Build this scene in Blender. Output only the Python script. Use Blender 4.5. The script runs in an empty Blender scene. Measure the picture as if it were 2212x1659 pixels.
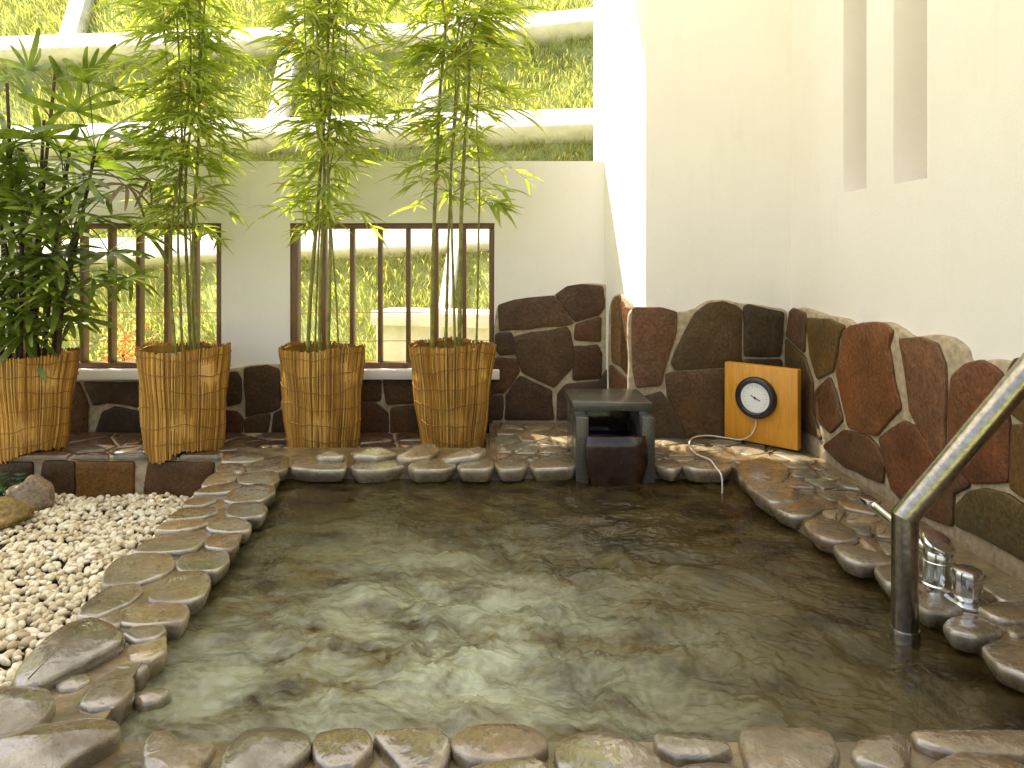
import bpy, bmesh, math, random
import numpy as np
from mathutils import Vector, Matrix, Quaternion

random.seed(11)
rng = np.random.default_rng(11)
S = bpy.context.scene
COL = S.collection
R = math.radians

# ------------------------------------------------------------------ camera
CAMH = 1.1
F = 1550.0            # focal length in units of a 2212 px wide frame
cd = bpy.data.cameras.new("camera")
cam = bpy.data.objects.new("camera", cd)
COL.objects.link(cam)
cam.location = (0, 0, CAMH)
cam.rotation_euler = (R(90), 0, 0)
cd.sensor_width = 36
cd.lens = 36 * F / 2212
cd.shift_x = 56 / 2212
cd.shift_y = -282.5 / 2212
cd.clip_start = 0.02
cd.clip_end = 500
S.camera = cam

# ------------------------------------------------------------------ light
SUN_EL, SUN_AZ = 64.0, -62.0          # azimuth from +Y, clockwise towards +X
w = bpy.data.worlds.new("World")
S.world = w
w.use_nodes = True
wn = w.node_tree.nodes
sky = wn.new("ShaderNodeTexSky")
sky.sky_type = 'NISHITA'
sky.sun_disc = False
sky.sun_elevation = R(SUN_EL)
sky.sun_rotation = R(SUN_AZ)
sky.air_density = 1.0
sky.dust_density = 3.0
bgn = wn["Background"]
bgn.inputs[1].default_value = 0.15
hzm = wn.new("ShaderNodeMix")          # thin warm haze over the whole sky
hzm.data_type = 'RGBA'
hzm.blend_type = 'MULTIPLY'
hzm.inputs["Factor"].default_value = 1.0
hzm.inputs[7].default_value = (1.0, 0.90, 0.78, 1)
w.node_tree.links.new(sky.outputs[0], hzm.inputs[6])
w.node_tree.links.new(hzm.outputs[2], bgn.inputs[0])
sd = bpy.data.lights.new("sun", 'SUN')
sd.energy = 5.0
sd.angle = R(0.6)
sd.color = (1.0, 0.93, 0.80)
so = bpy.data.objects.new("sun", sd)
COL.objects.link(so)
sv = Vector((math.sin(R(SUN_AZ)) * math.cos(R(SUN_EL)), math.cos(R(SUN_AZ)) * math.cos(R(SUN_EL)), math.sin(R(SUN_EL))))
so.rotation_euler = sv.to_track_quat('Z', 'Y').to_euler()
so.location = sv * 20

S.view_settings.view_transform = 'Standard'
S.view_settings.look = 'None'
S.view_settings.gamma = 1
S.view_settings.use_curve_mapping = False
S.view_settings.exposure = 1.5
S.render.engine = 'CYCLES'
S.cycles.use_denoising = True
S.cycles.max_bounces = 8
S.cycles.diffuse_bounces = 5
S.cycles.transparent_max_bounces = 8
S.cycles.caustics_reflective = False
S.cycles.caustics_refractive = False
S.cycles.sample_clamp_indirect = 6

# ------------------------------------------------------------------ helpers
def px(x, y, Y):
    """frame position (2212 x 1659) at depth Y -> world point"""
    return Vector(((x - 1050) * Y / F, Y, CAMH + (547 - y) * Y / F))

def hit(x, y, P, N):
    d = Vector(((x - 1050) / F, 1.0, (547 - y) / F))
    o = Vector((0, 0, CAMH))
    t = (Vector(P) - o).dot(N) / d.dot(N)
    return o + d * t

WLOC = {}
def place(o, parent, origin):
    origin = Vector(origin)
    if parent is not None:
        o.parent = parent
        o.location = origin - WLOC[parent.name]
    else:
        o.location = origin
    WLOC[o.name] = origin

def mk(name, verts, faces, mat=None, parent=None, smooth=True, origin=None, color=None, mats=None, fmat=None):
    verts = np.asarray(verts, dtype=float)
    if origin is None:
        origin = Vector((verts[:, 0].mean(), verts[:, 1].mean(), verts[:, 2].min()))
    origin = Vector(origin)
    me = bpy.data.meshes.new(name)
    me.from_pydata((verts - np.array(origin)).tolist(), [], faces)
    if smooth is True:
        me.polygons.foreach_set("use_smooth", [True] * len(me.polygons))
    elif smooth == 'auto':
        me.polygons.foreach_set("use_smooth", [True] * len(me.polygons))
        try:
            me.set_sharp_from_angle(angle=R(38))
        except Exception:
            pass
    me.update()
    if mats:
        for m in mats: me.materials.append(m)
        me.polygons.foreach_set("material_index", fmat)
    elif mat:
        me.materials.append(mat)
    o = bpy.data.objects.new(name, me)
    COL.objects.link(o)
    if color is not None:
        o.color = (color[0], color[1], color[2], 1)
    place(o, parent, origin)
    return o

def empty(name, loc):
    o = bpy.data.objects.new(name, None)
    o.empty_display_size = 0.1
    COL.objects.link(o)
    place(o, None, loc)
    return o

def thing(o, label, cat, group=None):
    o["label"] = label
    o["category"] = cat
    if group: o["group"] = group
    return o

def struct(o, label=None):
    o["kind"] = "structure"
    if label: o["label"] = label
    return o

def stuff(o, label=None, cat=None):
    o["kind"] = "stuff"
    if label: o["label"] = label
    if cat: o["category"] = cat
    return o

class MB:
    def __init__(s): s.v = []; s.f = []
    def add(s, v, f):
        b = len(s.v)
        s.v += [tuple(p) for p in v]
        s.f += [tuple(i + b for i in q) for q in f]
        return s
    def box(s, x0, x1, y0, y1, z0, z1):
        v = [(x0,y0,z0),(x1,y0,z0),(x1,y1,z0),(x0,y1,z0),(x0,y0,z1),(x1,y0,z1),(x1,y1,z1),(x0,y1,z1)]
        return s.add(v, [(0,3,2,1),(4,5,6,7),(0,1,5,4),(1,2,6,5),(2,3,7,6),(3,0,4,7)])
    def bbox(s, x0, x1, y0, y1, z0, z1, b=0.004, seg=2, M=None):
        bm = bmesh.new()
        bmesh.ops.create_cube(bm, size=1)
        for v in bm.verts:
            v.co = Vector(((x0+x1)/2 + v.co.x*(x1-x0), (y0+y1)/2 + v.co.y*(y1-y0), (z0+z1)/2 + v.co.z*(z1-z0)))
        bmesh.ops.bevel(bm, geom=bm.edges[:], offset=b, segments=seg, affect='EDGES', profile=0.5)
        if M is not None: bm.transform(M)
        bm.verts.index_update()
        s.add([v.co[:] for v in bm.verts], [tuple(v.index for v in f.verts) for f in bm.faces])
        bm.free()
        return s
    def prism(s, poly, z0, z1):
        n = len(poly)
        a = sum(poly[i][0]*poly[(i+1)%n][1]-poly[(i+1)%n][0]*poly[i][1] for i in range(n))
        if a < 0: poly = poly[::-1]
        v = [(p[0],p[1],z0) for p in poly] + [(p[0],p[1],z1) for p in poly]
        return s.add(v, [tuple(range(n-1,-1,-1)), tuple(range(n,2*n))] + [(i,(i+1)%n,(i+1)%n+n,i+n) for i in range(n)])
    def tube(s, pts, r, n=10, cap=True):
        pts = [Vector(p) for p in pts]
        m = len(pts)
        rr = r if hasattr(r, '__len__') else [r]*m
        t0 = (pts[1]-pts[0]).normalized()
        up = Vector((0,0,1)) if abs(t0.z) < 0.9 else Vector((1,0,0))
        nx = t0.cross(up).normalized()
        v = []
        for i in range(m):
            if i == 0: t = pts[1]-pts[0]
            elif i == m-1: t = pts[-1]-pts[-2]
            else: t = (pts[i+1]-pts[i]).normalized() + (pts[i]-pts[i-1]).normalized()
            t.normalize()
            nx = (nx - t*nx.dot(t)).normalized()
            ny = t.cross(nx)
            for k in range(n):
                a = 2*math.pi*k/n
                v.append(pts[i] + (nx*math.cos(a)+ny*math.sin(a))*rr[i])
        f = [(i*n+k, i*n+(k+1)%n, (i+1)*n+(k+1)%n, (i+1)*n+k) for i in range(m-1) for k in range(n)]
        if cap:
            f += [tuple(range(n-1,-1,-1)), tuple((m-1)*n+k for k in range(n))]
        return s.add(v, f)
    def lathe(s, prof, M=Matrix(), n=32):
        v = []; f = []
        for (r, z) in prof:
            for k in range(n):
                a = 2*math.pi*k/n
                v.append(M @ Vector((r*math.cos(a), r*math.sin(a), z)))
        m = len(prof)
        f = [(i*n+k, i*n+(k+1)%n, (i+1)*n+(k+1)%n, (i+1)*n+k) for i in range(m-1) for k in range(n)]
        f += [tuple(range(n-1,-1,-1)), tuple((m-1)*n+k for k in range(n))]
        return s.add(v, f)
    def build(s, name, mat, parent=None, smooth='auto', origin=None, color=None):
        return mk(name, s.v, s.f, mat, parent, smooth, origin, color)

def smooth_curve(pts, k=6):
    """Catmull-Rom through points"""
    pts = [Vector(p) for p in pts]
    P = [pts[0]*2-pts[1]] + pts + [pts[-1]*2-pts[-2]]
    out = []
    for i in range(1, len(P)-2):
        a,b,c,d = P[i-1],P[i],P[i+1],P[i+2]
        for j in range(k):
            t = j/k
            out.append(0.5*((2*b)+(c-a)*t+(2*a-5*b+4*c-d)*t*t+(3*b-a-3*c+d)*t**3))
    out.append(pts[-1])
    return out

# ------------------------------------------------------------------ materials
class NT:
    def __init__(s, name):
        s.m = bpy.data.materials.new(name)
        s.m.use_nodes = True
        s.t = s.m.node_tree
        s.n = s.t.nodes
        s.b = s.n["Principled BSDF"]
        s.out = s.n["Material Output"]
    def node(s, kind, **kw):
        nd = s.n.new(kind)
        for k, v in kw.items():
            if k.startswith("i_"):
                key = k[2:]
                nd.inputs[int(key) if key.isdigit() else key].default_value = v
            else:
                setattr(nd, k, v)
        return nd
    def link(s, a, b):
        s.t.links.new(a, b)
    def coords(s, scale=(1,1,1), obj_random=True):
        tc = s.node("ShaderNodeTexCoord")
        mp = s.node("ShaderNodeMapping")
        mp.inputs["Scale"].default_value = scale
        s.link(tc.outputs["Object"], mp.inputs["Vector"])
        if obj_random:
            oi = s.node("ShaderNodeObjectInfo")
            ml = s.node("ShaderNodeMath", operation='MULTIPLY', i_1=37.0)
            s.link(oi.outputs["Random"], ml.inputs[0])
            s.link(ml.outputs[0], mp.inputs["Location"])
        return mp.outputs[0]
    def noise(s, vec, scale, detail=5, rough=0.55, dist=0.0):
        nd = s.node("ShaderNodeTexNoise")
        nd.inputs["Scale"].default_value = scale
        nd.inputs["Detail"].default_value = detail
        nd.inputs["Roughness"].default_value = rough
        nd.inputs["Distortion"].default_value = dist
        s.link(vec, nd.inputs["Vector"])
        return nd.outputs[0]
    def ramp(s, fac, stops):
        nd = s.node("ShaderNodeValToRGB")
        cr = nd.color_ramp
        while len(cr.elements) < len(stops): cr.elements.new(0.5)
        for e, (p, c) in zip(cr.elements, stops):
            e.position = p
            e.color = (c[0], c[1], c[2], 1) if hasattr(c, '__len__') else (c, c, c, 1)
        s.link(fac, nd.inputs[0])
        return nd.outputs[0]
    def mix(s, fac, a, b, blend='MIX'):
        nd = s.node("ShaderNodeMix", data_type='RGBA', blend_type=blend)
        for sock, val in ((nd.inputs["Factor"], fac), (nd.inputs[6], a), (nd.inputs[7], b)):
            if hasattr(val, 'is_output'): s.link(val, sock)
            else: sock.default_value = val if not hasattr(val, '__len__') else (val[0], val[1], val[2], 1)
        return nd.outputs[2]
    def bump(s, h, strength=0.3, dist=0.01, into=None):
        nd = s.node("ShaderNodeBump")
        nd.inputs["Strength"].default_value = strength
        nd.inputs["Distance"].default_value = dist
        s.link(h, nd.inputs["Height"])
        s.link(nd.outputs[0], (into or s.b.inputs["Normal"]))
        return nd

def obj_color(nt):
    oi = nt.node("ShaderNodeObjectInfo")
    return oi.outputs["Color"]

def mat_stone(name, rough=(0.3, 0.6), bump=0.35, spec=0.5, var=0.55, bscale=14, speck=0.25, coat=0.0, tint=(1, 1, 1), split=False, rim=0.0):
    nt = NT(name)
    v = nt.coords()
    c = nt.mix(1.0, obj_color(nt), tint, 'MULTIPLY')
    n1 = nt.noise(v, 5, 6, 0.6, 0.4)
    n2 = nt.noise(v, 60, 4, 0.6)
    n3 = nt.noise(v, bscale, 8, 0.62, 0.2)
    m1 = nt.ramp(n1, [(0.3, 1-var), (0.55, 1.0), (0.75, 1+var*0.9)])
    col = nt.mix(1.0, c, m1, 'MULTIPLY')
    m2 = nt.ramp(n2, [(0.35, 1-speck), (0.65, 1+speck)])
    col = nt.mix(1.0, col, m2, 'MULTIPLY')
    # warm/ochre mineral patches
    n4 = nt.noise(v, 2.6, 4, 0.6, 0.8)
    col = nt.mix(nt.ramp(n4, [(0.5, 0.0), (0.72, 0.55)]), col, nt.mix(1.0, col, (1.35, 0.95, 0.62), 'MULTIPLY'))
    if rim:  # pale colour painted on convex edges, standing in for wet glints
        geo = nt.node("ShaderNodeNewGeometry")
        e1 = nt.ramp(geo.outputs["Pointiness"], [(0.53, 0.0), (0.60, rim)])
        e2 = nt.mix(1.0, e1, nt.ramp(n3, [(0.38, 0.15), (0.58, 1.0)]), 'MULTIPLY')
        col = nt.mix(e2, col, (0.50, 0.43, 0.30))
    nt.link(col, nt.b.inputs["Base Color"])
    rr = nt.ramp(n3, [(0.3, rough[0]), (0.7, rough[1])])
    nt.link(rr, nt.b.inputs["Roughness"])
    nt.b.inputs["Specular IOR Level"].default_value = spec
    if coat:
        # film of water: smoother than the stone below it
        nt.b.inputs["Coat Roughness"].default_value = 0.05
        nt.b.inputs["Coat IOR"].default_value = 1.9
        nt.link(nt.ramp(nt.noise(v, 6, 3), [(0.38, 0.0), (0.55, coat)]), nt.b.inputs["Coat Weight"])
        cb = nt.bump(nt.noise(v, 11, 3, 0.5, 0.5), 0.35, 0.03, nt.b.inputs["Coat Normal"])
    mixh = nt.mix(0.35, n3, n2)
    if split:
        big = nt.noise(v, 3.2, 6, 0.68, 0.6)
        mixh = nt.mix(0.55, mixh, big)
    nt.bump(mixh, bump, 0.05 if split else 0.02)
    return nt.m

def mat_plain(name, col, rough=0.5, metal=0.0, nscale=20, var=0.12, bump=0.05, spec=0.5, coat=0.0):
    nt = NT(name)
    v = nt.coords()
    n = nt.noise(v, nscale, 5)
    k = nt.ramp(n, [(0.3, 1-var), (0.7, 1+var)])
    nt.link(nt.mix(1.0, col, k, 'MULTIPLY'), nt.b.inputs["Base Color"])
    nt.b.inputs["Roughness"].default_value = rough
    nt.b.inputs["Metallic"].default_value = metal
    nt.b.inputs["Specular IOR Level"].default_value = spec
    nt.b.inputs["Coat Weight"].default_value = coat
    if bump: nt.bump(n, bump, 0.01)
    return nt.m

def mat_leaf(name, col, col2, trans=0.45, rough=0.35, tcol=None):
    nt = NT(name)
    oi = nt.node("ShaderNodeObjectInfo")
    v = nt.coords()
    geo = nt.node("ShaderNodeNewGeometry")
    n = nt.noise(geo.outputs["Position"], 9, 3)
    c = nt.mix(nt.ramp(n, [(0.32, 0.0), (0.68, 1.0)]), col, col2)
    nt.link(nt.mix(nt.ramp(oi.outputs["Random"], [(0.0, 0.0), (1.0, 0.5)]), c, col2), nt.b.inputs["Base Color"])
    nt.b.inputs["Roughness"].default_value = rough
    tr = nt.node("ShaderNodeBsdfTranslucent")
    tc = nt.mix(1.0, c, tcol or (1.6, 1.7, 0.7), 'MULTIPLY')
    nt.link(tc, tr.inputs[0])
    mx = nt.node("ShaderNodeMixShader", i_0=trans)
    nt.link(nt.b.outputs[0], mx.inputs[1])
    nt.link(tr.outputs[0], mx.inputs[2])
    nt.link(mx.outputs[0], nt.out.inputs[0])
    return nt.m

def mat_plaster():
    nt = NT("cream_plaster")
    v = nt.coords(obj_random=False)
    n1 = nt.noise(v, 1.3, 4, 0.6, 0.5)
    n2 = nt.noise(v, 90, 6, 0.7)
    n3 = nt.noise(v, 7, 5, 0.6)
    c = nt.ramp(n1, [(0.3, (0.775, 0.73, 0.69)), (0.7, (0.815, 0.775, 0.735))])
    c = nt.mix(nt.ramp(n3, [(0.62, 0.0), (0.8, 0.14)]), c, (0.58, 0.53, 0.45))
    v2 = nt.coords((5, 5, 0.7), obj_random=False)
    n4 = nt.noise(v2, 2.2, 6, 0.65, 0.3)
    c = nt.mix(nt.ramp(n4, [(0.55, 0.0), (0.78, 0.22)]), c, (0.63, 0.585, 0.51))
    nt.link(c, nt.b.inputs["Base Color"])
    nt.b.inputs["Roughness"].default_value = 0.75
    nt.b.inputs["Specular IOR Level"].default_value = 0.25
    nt.bump(nt.mix(0.6, n2, n3), 0.3, 0.012)
    return nt.m

def mat_reed():
    nt = NT("reed_matting")
    geo = nt.node("ShaderNodeNewGeometry")
    c = nt.ramp(geo.outputs["Random Per Island"], [(0.0, (0.12, 0.042, 0.005)), (0.18, (0.27, 0.112, 0.010)), (0.5, (0.38, 0.185, 0.024)), (0.8, (0.47, 0.25, 0.040)), (1.0, (0.58, 0.36, 0.085))])
    v1 = nt.coords((40, 40, 4))
    n1 = nt.noise(v1, 1.0, 5, 0.65)
    n2 = nt.noise(nt.coords(), 6, 4, 0.6)
    c = nt.mix(1.0, c, nt.ramp(n1, [(0.3, 0.68), (0.7, 1.2)]), 'MULTIPLY')
    c = nt.mix(nt.ramp(n2, [(0.45, 0.0), (0.75, 0.55)]), c, nt.mix(1.0, c, (0.62, 0.46, 0.34), 'MULTIPLY'))
    nt.link(c, nt.b.inputs["Base Color"])
    nt.b.inputs["Roughness"].default_value = 0.5
    nt.bump(n1, 0.3, 0.004)
    return nt.m

def mat_wood(name, col, scale=(1, 1, 1), dark=0.6):
    nt = NT(name)
    v = nt.coords(scale)
    n1 = nt.noise(v, 4, 6, 0.6, 1.2)
    n2 = nt.noise(v, 20, 4, 0.6)
    k = nt.ramp(n1, [(0.3, dark), (0.7, 1.15)])
    k2 = nt.ramp(n2, [(0.3, 0.9), (0.7, 1.1)])
    nt.link(nt.mix(1.0, nt.mix(1.0, col, k, 'MULTIPLY'), k2, 'MULTIPLY'), nt.b.inputs["Base Color"])
    nt.b.inputs["Roughness"].default_value = 0.42
    nt.bump(n2, 0.08, 0.005)
    return nt.m

def mat_water():
    nt = NT("bath_water")
    v = nt.coords((1, 1, 1), obj_random=False)
    tc = nt.node("ShaderNodeTexCoord")
    mp = nt.node("ShaderNodeMapping")
    mp.inputs["Scale"].default_value = (1.0, 1.7, 1)
    mp.inputs["Rotation"].default_value = (0, 0, R(12))
    nt.link(tc.outputs["Object"], mp.inputs[0])
    n1 = nt.noise(mp.outputs[0], 1.9, 5, 0.60, 0.7)
    n2 = nt.noise(mp.outputs[0], 6.0, 6, 0.65, 0.9)
    n3 = nt.noise(mp.outputs[0], 3.1, 5, 0.6, 0.5)
    # aerated zone above the jets: densest mid pool, thin near the banks
    sx = nt.node("ShaderNodeSeparateXYZ")
    nt.link(tc.outputs["Object"], sx.inputs[0])
    def gauss(c, s, sock):
        a = nt.node("ShaderNodeMath", operation='SUBTRACT', i_1=c); nt.link(sock, a.inputs[0])
        b = nt.node("ShaderNodeMath", operation='DIVIDE', i_1=s); nt.link(a.outputs[0], b.inputs[0])
        p = nt.node("ShaderNodeMath", operation='POWER', i_1=2.0)
        ab = nt.node("ShaderNodeMath", operation='ABSOLUTE'); nt.link(b.outputs[0], ab.inputs[0]); nt.link(ab.outputs[0], p.inputs[0])
        return p.outputs[0]
    s1 = nt.node("ShaderNodeMath", operation='ADD')
    nt.link(gauss(-0.30, 0.88, sx.outputs[0]), s1.inputs[0])
    nt.link(gauss(-0.62, 0.86, sx.outputs[1]), s1.inputs[1])
    ex = nt.node("ShaderNodeMath", operation='MULTIPLY', i_1=-1.0); nt.link(s1.outputs[0], ex.inputs[0])
    g = nt.node("ShaderNodeMath", operation='EXPONENT'); nt.link(ex.outputs[0], g.inputs[0])
    foam = nt.mix(0.45, n1, n2)
    fm = nt.node("ShaderNodeMath", operation='MULTIPLY'); nt.link(g.outputs[0], fm.inputs[0])
    nt.link(nt.ramp(foam, [(0.38, 0.0), (0.47, 0.35), (0.60, 1.0)]), fm.inputs[1])
    murk = nt.ramp(n3, [(0.36, (0.026, 0.015, 0.004)), (0.60, (0.110, 0.078, 0.023))])
    body = nt.mix(fm.outputs[0], murk, (0.44, 0.475, 0.33))
    dif = nt.node("ShaderNodeBsdfDiffuse"); nt.link(body, dif.inputs[0])
    tr = nt.node("ShaderNodeBsdfTransparent"); tr.inputs[0].default_value = (0.50, 0.38, 0.20, 1)
    op = nt.node("ShaderNodeMath", operation='MULTIPLY_ADD', i_1=0.55, i_2=0.40); nt.link(g.outputs[0], op.inputs[0])
    op.use_clamp = True
    m1 = nt.node("ShaderNodeMixShader")
    nt.link(op.outputs[0], m1.inputs[0]); nt.link(tr.outputs[0], m1.inputs[1]); nt.link(dif.outputs[0], m1.inputs[2])
    gl = nt.node("ShaderNodeBsdfGlossy"); gl.inputs["Roughness"].default_value = 0.035
    fr = nt.node("ShaderNodeFresnel"); fr.inputs[0].default_value = 1.34
    m2 = nt.node("ShaderNodeMixShader")
    nt.link(fr.outputs[0], m2.inputs[0]); nt.link(m1.outputs[0], m2.inputs[1]); nt.link(gl.outputs[0], m2.inputs[2])
    nt.link(m2.outputs[0], nt.out.inputs[0])
    bp = nt.node("ShaderNodeBump"); bp.inputs["Strength"].default_value = 0.16; bp.inputs["Distance"].default_value = 0.02
    nt.link(nt.noise(mp.outputs[0], 16, 4, 0.55, 0.8), bp.inputs["Height"])
    for nd in (dif, gl, fr): nt.link(bp.outputs[0], nd.inputs["Normal"])
    return nt.m

M_WALLSTONE = mat_stone("brown_wall_stone", (0.36, 0.66), 0.5, 0.28, 0.36, 14, 0.3, tint=(0.96, 0.79, 0.58), split=True)
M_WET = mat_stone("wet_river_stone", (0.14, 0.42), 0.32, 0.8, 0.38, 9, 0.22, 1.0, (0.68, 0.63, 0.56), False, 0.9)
M_FLAG = mat_stone("wet_flagstone", (0.22, 0.5), 0.5, 0.6, 0.45, 12, 0.25, 0.6, (0.8, 0.77, 0.72), False, 0.35)
M_BOULDER = mat_stone("dry_boulder", (0.6, 0.85), 0.6, 0.3, 0.45, 10, 0.35)
M_MORTAR = mat_plain("mortar", (0.36, 0.29, 0.19), 0.8, 0, 30, 0.3, 0.5, 0.3)
M_WETMORTAR = mat_plain("wet_mortar", (0.15, 0.108, 0.055), 0.3, 0, 14, 0.6, 1.0, 0.6, 0.6)
M_PLASTER = mat_plaster()
M_REED = mat_reed()
M_TWINE = mat_plain("binding_wire", (0.22, 0.10, 0.018), 0.8)
M_FRAME = mat_wood("brown_painted_wood", (0.165, 0.080, 0.036), (8, 8, 1))
M_BOXWOOD = mat_wood("varnished_board", (0.60, 0.27, 0.025), (6, 6, 0.6), 0.82)
M_BLACK = mat_plain("black_plastic", (0.012, 0.012, 0.013), 0.35, 0, 30, 0.1, 0.02)
M_WHITEDIAL = mat_plain("white_dial", (0.78, 0.78, 0.74), 0.35, 0, 30, 0.02, 0)
M_CABLE = mat_plain("pale_cable", (0.62, 0.55, 0.45), 0.5, 0, 30, 0.05, 0)
M_CHROME = mat_plain("chrome", (0.72, 0.72, 0.71), 0.17, 1.0, 30, 0.04, 0)
M_STEEL = mat_plain("brushed_steel", (0.33, 0.295, 0.245), 0.24, 1.0, 60, 0.3, 0.06)
M_GRANITE = mat_plain("dark_granite", (0.070, 0.064, 0.050), 0.20, 0, 160, 0.45, 0.05, 0.6)
M_DARKWET_SHADE = mat_plain("wet_board_and_inner_shade", (0.030, 0.014, 0.008), 0.14, 0, 9, 0.35, 0.10, 0.6)
M_PEBBLE = None
M_CONCRETE = mat_plain("pale_concrete", (0.70, 0.66, 0.60), 0.85, 0, 6, 0.14, 0.3, 0.2)
M_SOIL = mat_plain("dark_soil", (0.05, 0.032, 0.018), 0.95, 0, 40, 0.4, 0.8, 0.1)
M_POTRIM = mat_plain("grey_plastic_pot", (0.42, 0.40, 0.36), 0.4)
M_EARTH = mat_plain("grassy_earth", (0.34, 0.37, 0.15), 0.95, 0, 5, 0.4, 0.6, 0.1)
M_CULM = mat_plain("bamboo_culm", (0.17, 0.155, 0.026), 0.35, 0, 22, 0.45, 0.05)
M_CANE = mat_plain("fibrous_cane", (0.055, 0.035, 0.02), 0.85, 0, 60, 0.5, 0.8)
M_BLEAF = mat_leaf("bamboo_leaf", (0.19, 0.26, 0.035), (0.35, 0.40, 0.08), 0.55, 0.4, (1.7, 1.65, 0.8))
M_BDRY = mat_leaf("dry_bamboo_leaf", (0.42, 0.24, 0.06), (0.50, 0.34, 0.08), 0.45, 0.6, (1.3, 1.1, 0.8))
M_PLEAF = mat_leaf("palm_leaf", (0.040, 0.070, 0.014), (0.19, 0.24, 0.035), 0.34, 0.28)
M_PDRY = mat_leaf("withered_palm_leaf", (0.12, 0.075, 0.035), (0.22, 0.15, 0.08), 0.2, 0.6, (1.2, 1.1, 0.9))
M_GRASS = mat_leaf("hill_grass", (0.34, 0.39, 0.12), (0.58, 0.56, 0.27), 0.45, 0.6, (1.3, 1.3, 0.6))
M_FERN = mat_leaf("fern_leaf", (0.020, 0.05, 0.012), (0.04, 0.09, 0.02), 0.25, 0.5)
M_FLOWER = mat_leaf("red_flower", (0.62, 0.08, 0.05), (0.75, 0.28, 0.05), 0.3, 0.6, (1.1, 0.8, 0.8))
M_STALK = mat_plain("green_stalk", (0.07, 0.09, 0.02), 0.5)
M_WATER = mat_water()

def mat_pebble():
    nt = NT("white_pebble")
    geo = nt.node("ShaderNodeNewGeometry")
    c = nt.ramp(geo.outputs["Random Per Island"], [(0.0, (0.42, 0.33, 0.20)), (0.2, (0.60, 0.50, 0.32)), (0.6, (0.74, 0.66, 0.46)), (1.0, (0.82, 0.77, 0.60))])
    v = nt.coords(obj_random=False)
    n = nt.noise(v, 70, 4)
    c = nt.mix(1.0, c, nt.ramp(n, [(0.3, 0.82), (0.7, 1.08)]), 'MULTIPLY')
    nt.link(c, nt.b.inputs["Base Color"])
    nt.b.inputs["Roughness"].default_value = 0.55
    nt.bump(n, 0.2, 0.004)
    return nt.m
M_PEBBLE = mat_pebble()

# ------------------------------------------------------------------ stones
def chaikin(p, r):
    out = []
    n = len(p)
    for i in range(n):
        a, b = p[i], p[(i+1) % n]
        out.append(a + (b-a)*r)
        out.append(a + (b-a)*(1-r))
    return out

def area2(p):
    return 0.5*sum(p[i].x*p[(i+1)%len(p)].y - p[(i+1)%len(p)].x*p[i].y for i in range(len(p)))

def offset(p, d):
    n = len(p); out = []
    for i in range(n):
        t = p[(i+1) % n]-p[i-1]
        v = Vector((t.y, -t.x))
        out.append(p[i] + (v.normalized()*d if v.length > 1e-9 else v))
    return out

def slab(name, poly, O, U, V, N, thick, bev, dome, mat, parent, color, rounds=(0.2, 0.25), rounded=False, jitter=0.004, tilt=0.0, grow=0.0):
    """A stone: outline poly (2D, in plane O,U,V) raised by thick along N, with rounded rim and domed face."""
    p = [Vector(q) for q in poly]
    if area2(p) < 0: p = p[::-1]
    # subdivide long edges so the outline can wobble
    q = []
    for i in range(len(p)):
        a, b = p[i], p[(i+1) % len(p)]
        q.append(a)
        L = (b-a).length
        k = int(L / 0.14)
        for j in range(1, k+1):
            t = j/(k+1)
            nn = Vector(((b-a).y, -(b-a).x)).normalized()
            q.append(a.lerp(b, t) + nn*random.uniform(-jitter, jitter)*1.5)
    p = q
    for r in rounds: p = chaikin(p, r)
    A = abs(area2(p))
    if grow: p = offset(p, grow)
    bev = min(bev, 0.28*math.sqrt(A))
    n = len(p)
    c = Vector((sum(a.x for a in p)/n, sum(a.y for a in p)/n))
    nr = []
    for i in range(n):
        t = (p[(i+1) % n]-p[i-1])
        v = Vector((t.y, -t.x))
        nr.append(v.normalized() if v.length > 1e-9 else Vector((0, 0)))
    ph = [random.uniform(0, 6.28) for _ in range(4)]
    fr = random.uniform(9, 16)
    def und(a):
        d = a-c
        return 0.5*(math.sin(d.x*fr+ph[0])*math.sin(d.y*fr+ph[1]) + 0.5*math.sin(d.x*fr*2.1+ph[2])*math.sin(d.y*fr*1.9+ph[3]))
    ta = random.uniform(0, 6.28)
    tv = Vector((math.cos(ta), math.sin(ta)))*tilt
    if rounded:
        rings = [(1.6*bev, 0.0), (0.5*bev, 0.35), (0.0, 0.68), (0.10*bev, 0.86), (0.40*bev, 0.965), (1.0*bev, 1.0)]
    else:
        rings = [(0.0, 0.0), (0.0, 0.62), (0.3*bev, 0.88), (1.0*bev, 1.0)]
    v2 = []
    for k, (ins, h) in enumerate(rings):
        for i in range(n):
            a = p[i] - nr[i]*ins
            hh = h*thick
            if h > 0.9: hh += und(a)*dome*0.25
            hh += (a-c).dot(tv)*h
            v2.append((a, hh))
    base = len(rings)
    for s_, dd in ((0.62, 0.6), (0.28, 0.95)):
        for i in range(n):
            a = c + (p[i]-nr[i]*bev-c)*s_
            v2.append((a, thick + dome*dd + und(a)*dome*0.4 + (a-c).dot(tv)))
    v2.append((c, thick + dome + und(c)*dome*0.4))
    O = Vector(O); U = Vector(U); V = Vector(V); N = Vector(N)
    verts = [O + U*a.x + V*a.y + N*h for a, h in v2]
    m = base + 2
    f = [(k*n+i, k*n+(i+1) % n, (k+1)*n+(i+1) % n, (k+1)*n+i) for k in range(m-1) for i in range(n)]
    f += [((m-1)*n+i, (m-1)*n+(i+1) % n, m*n) for i in range(n)]
    if U.cross(V).dot(N) < 0: f = [q[::-1] for q in f]
    org = O + U*c.x + V*c.y
    return mk(name, verts, f, mat, parent, True, org, color)

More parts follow.
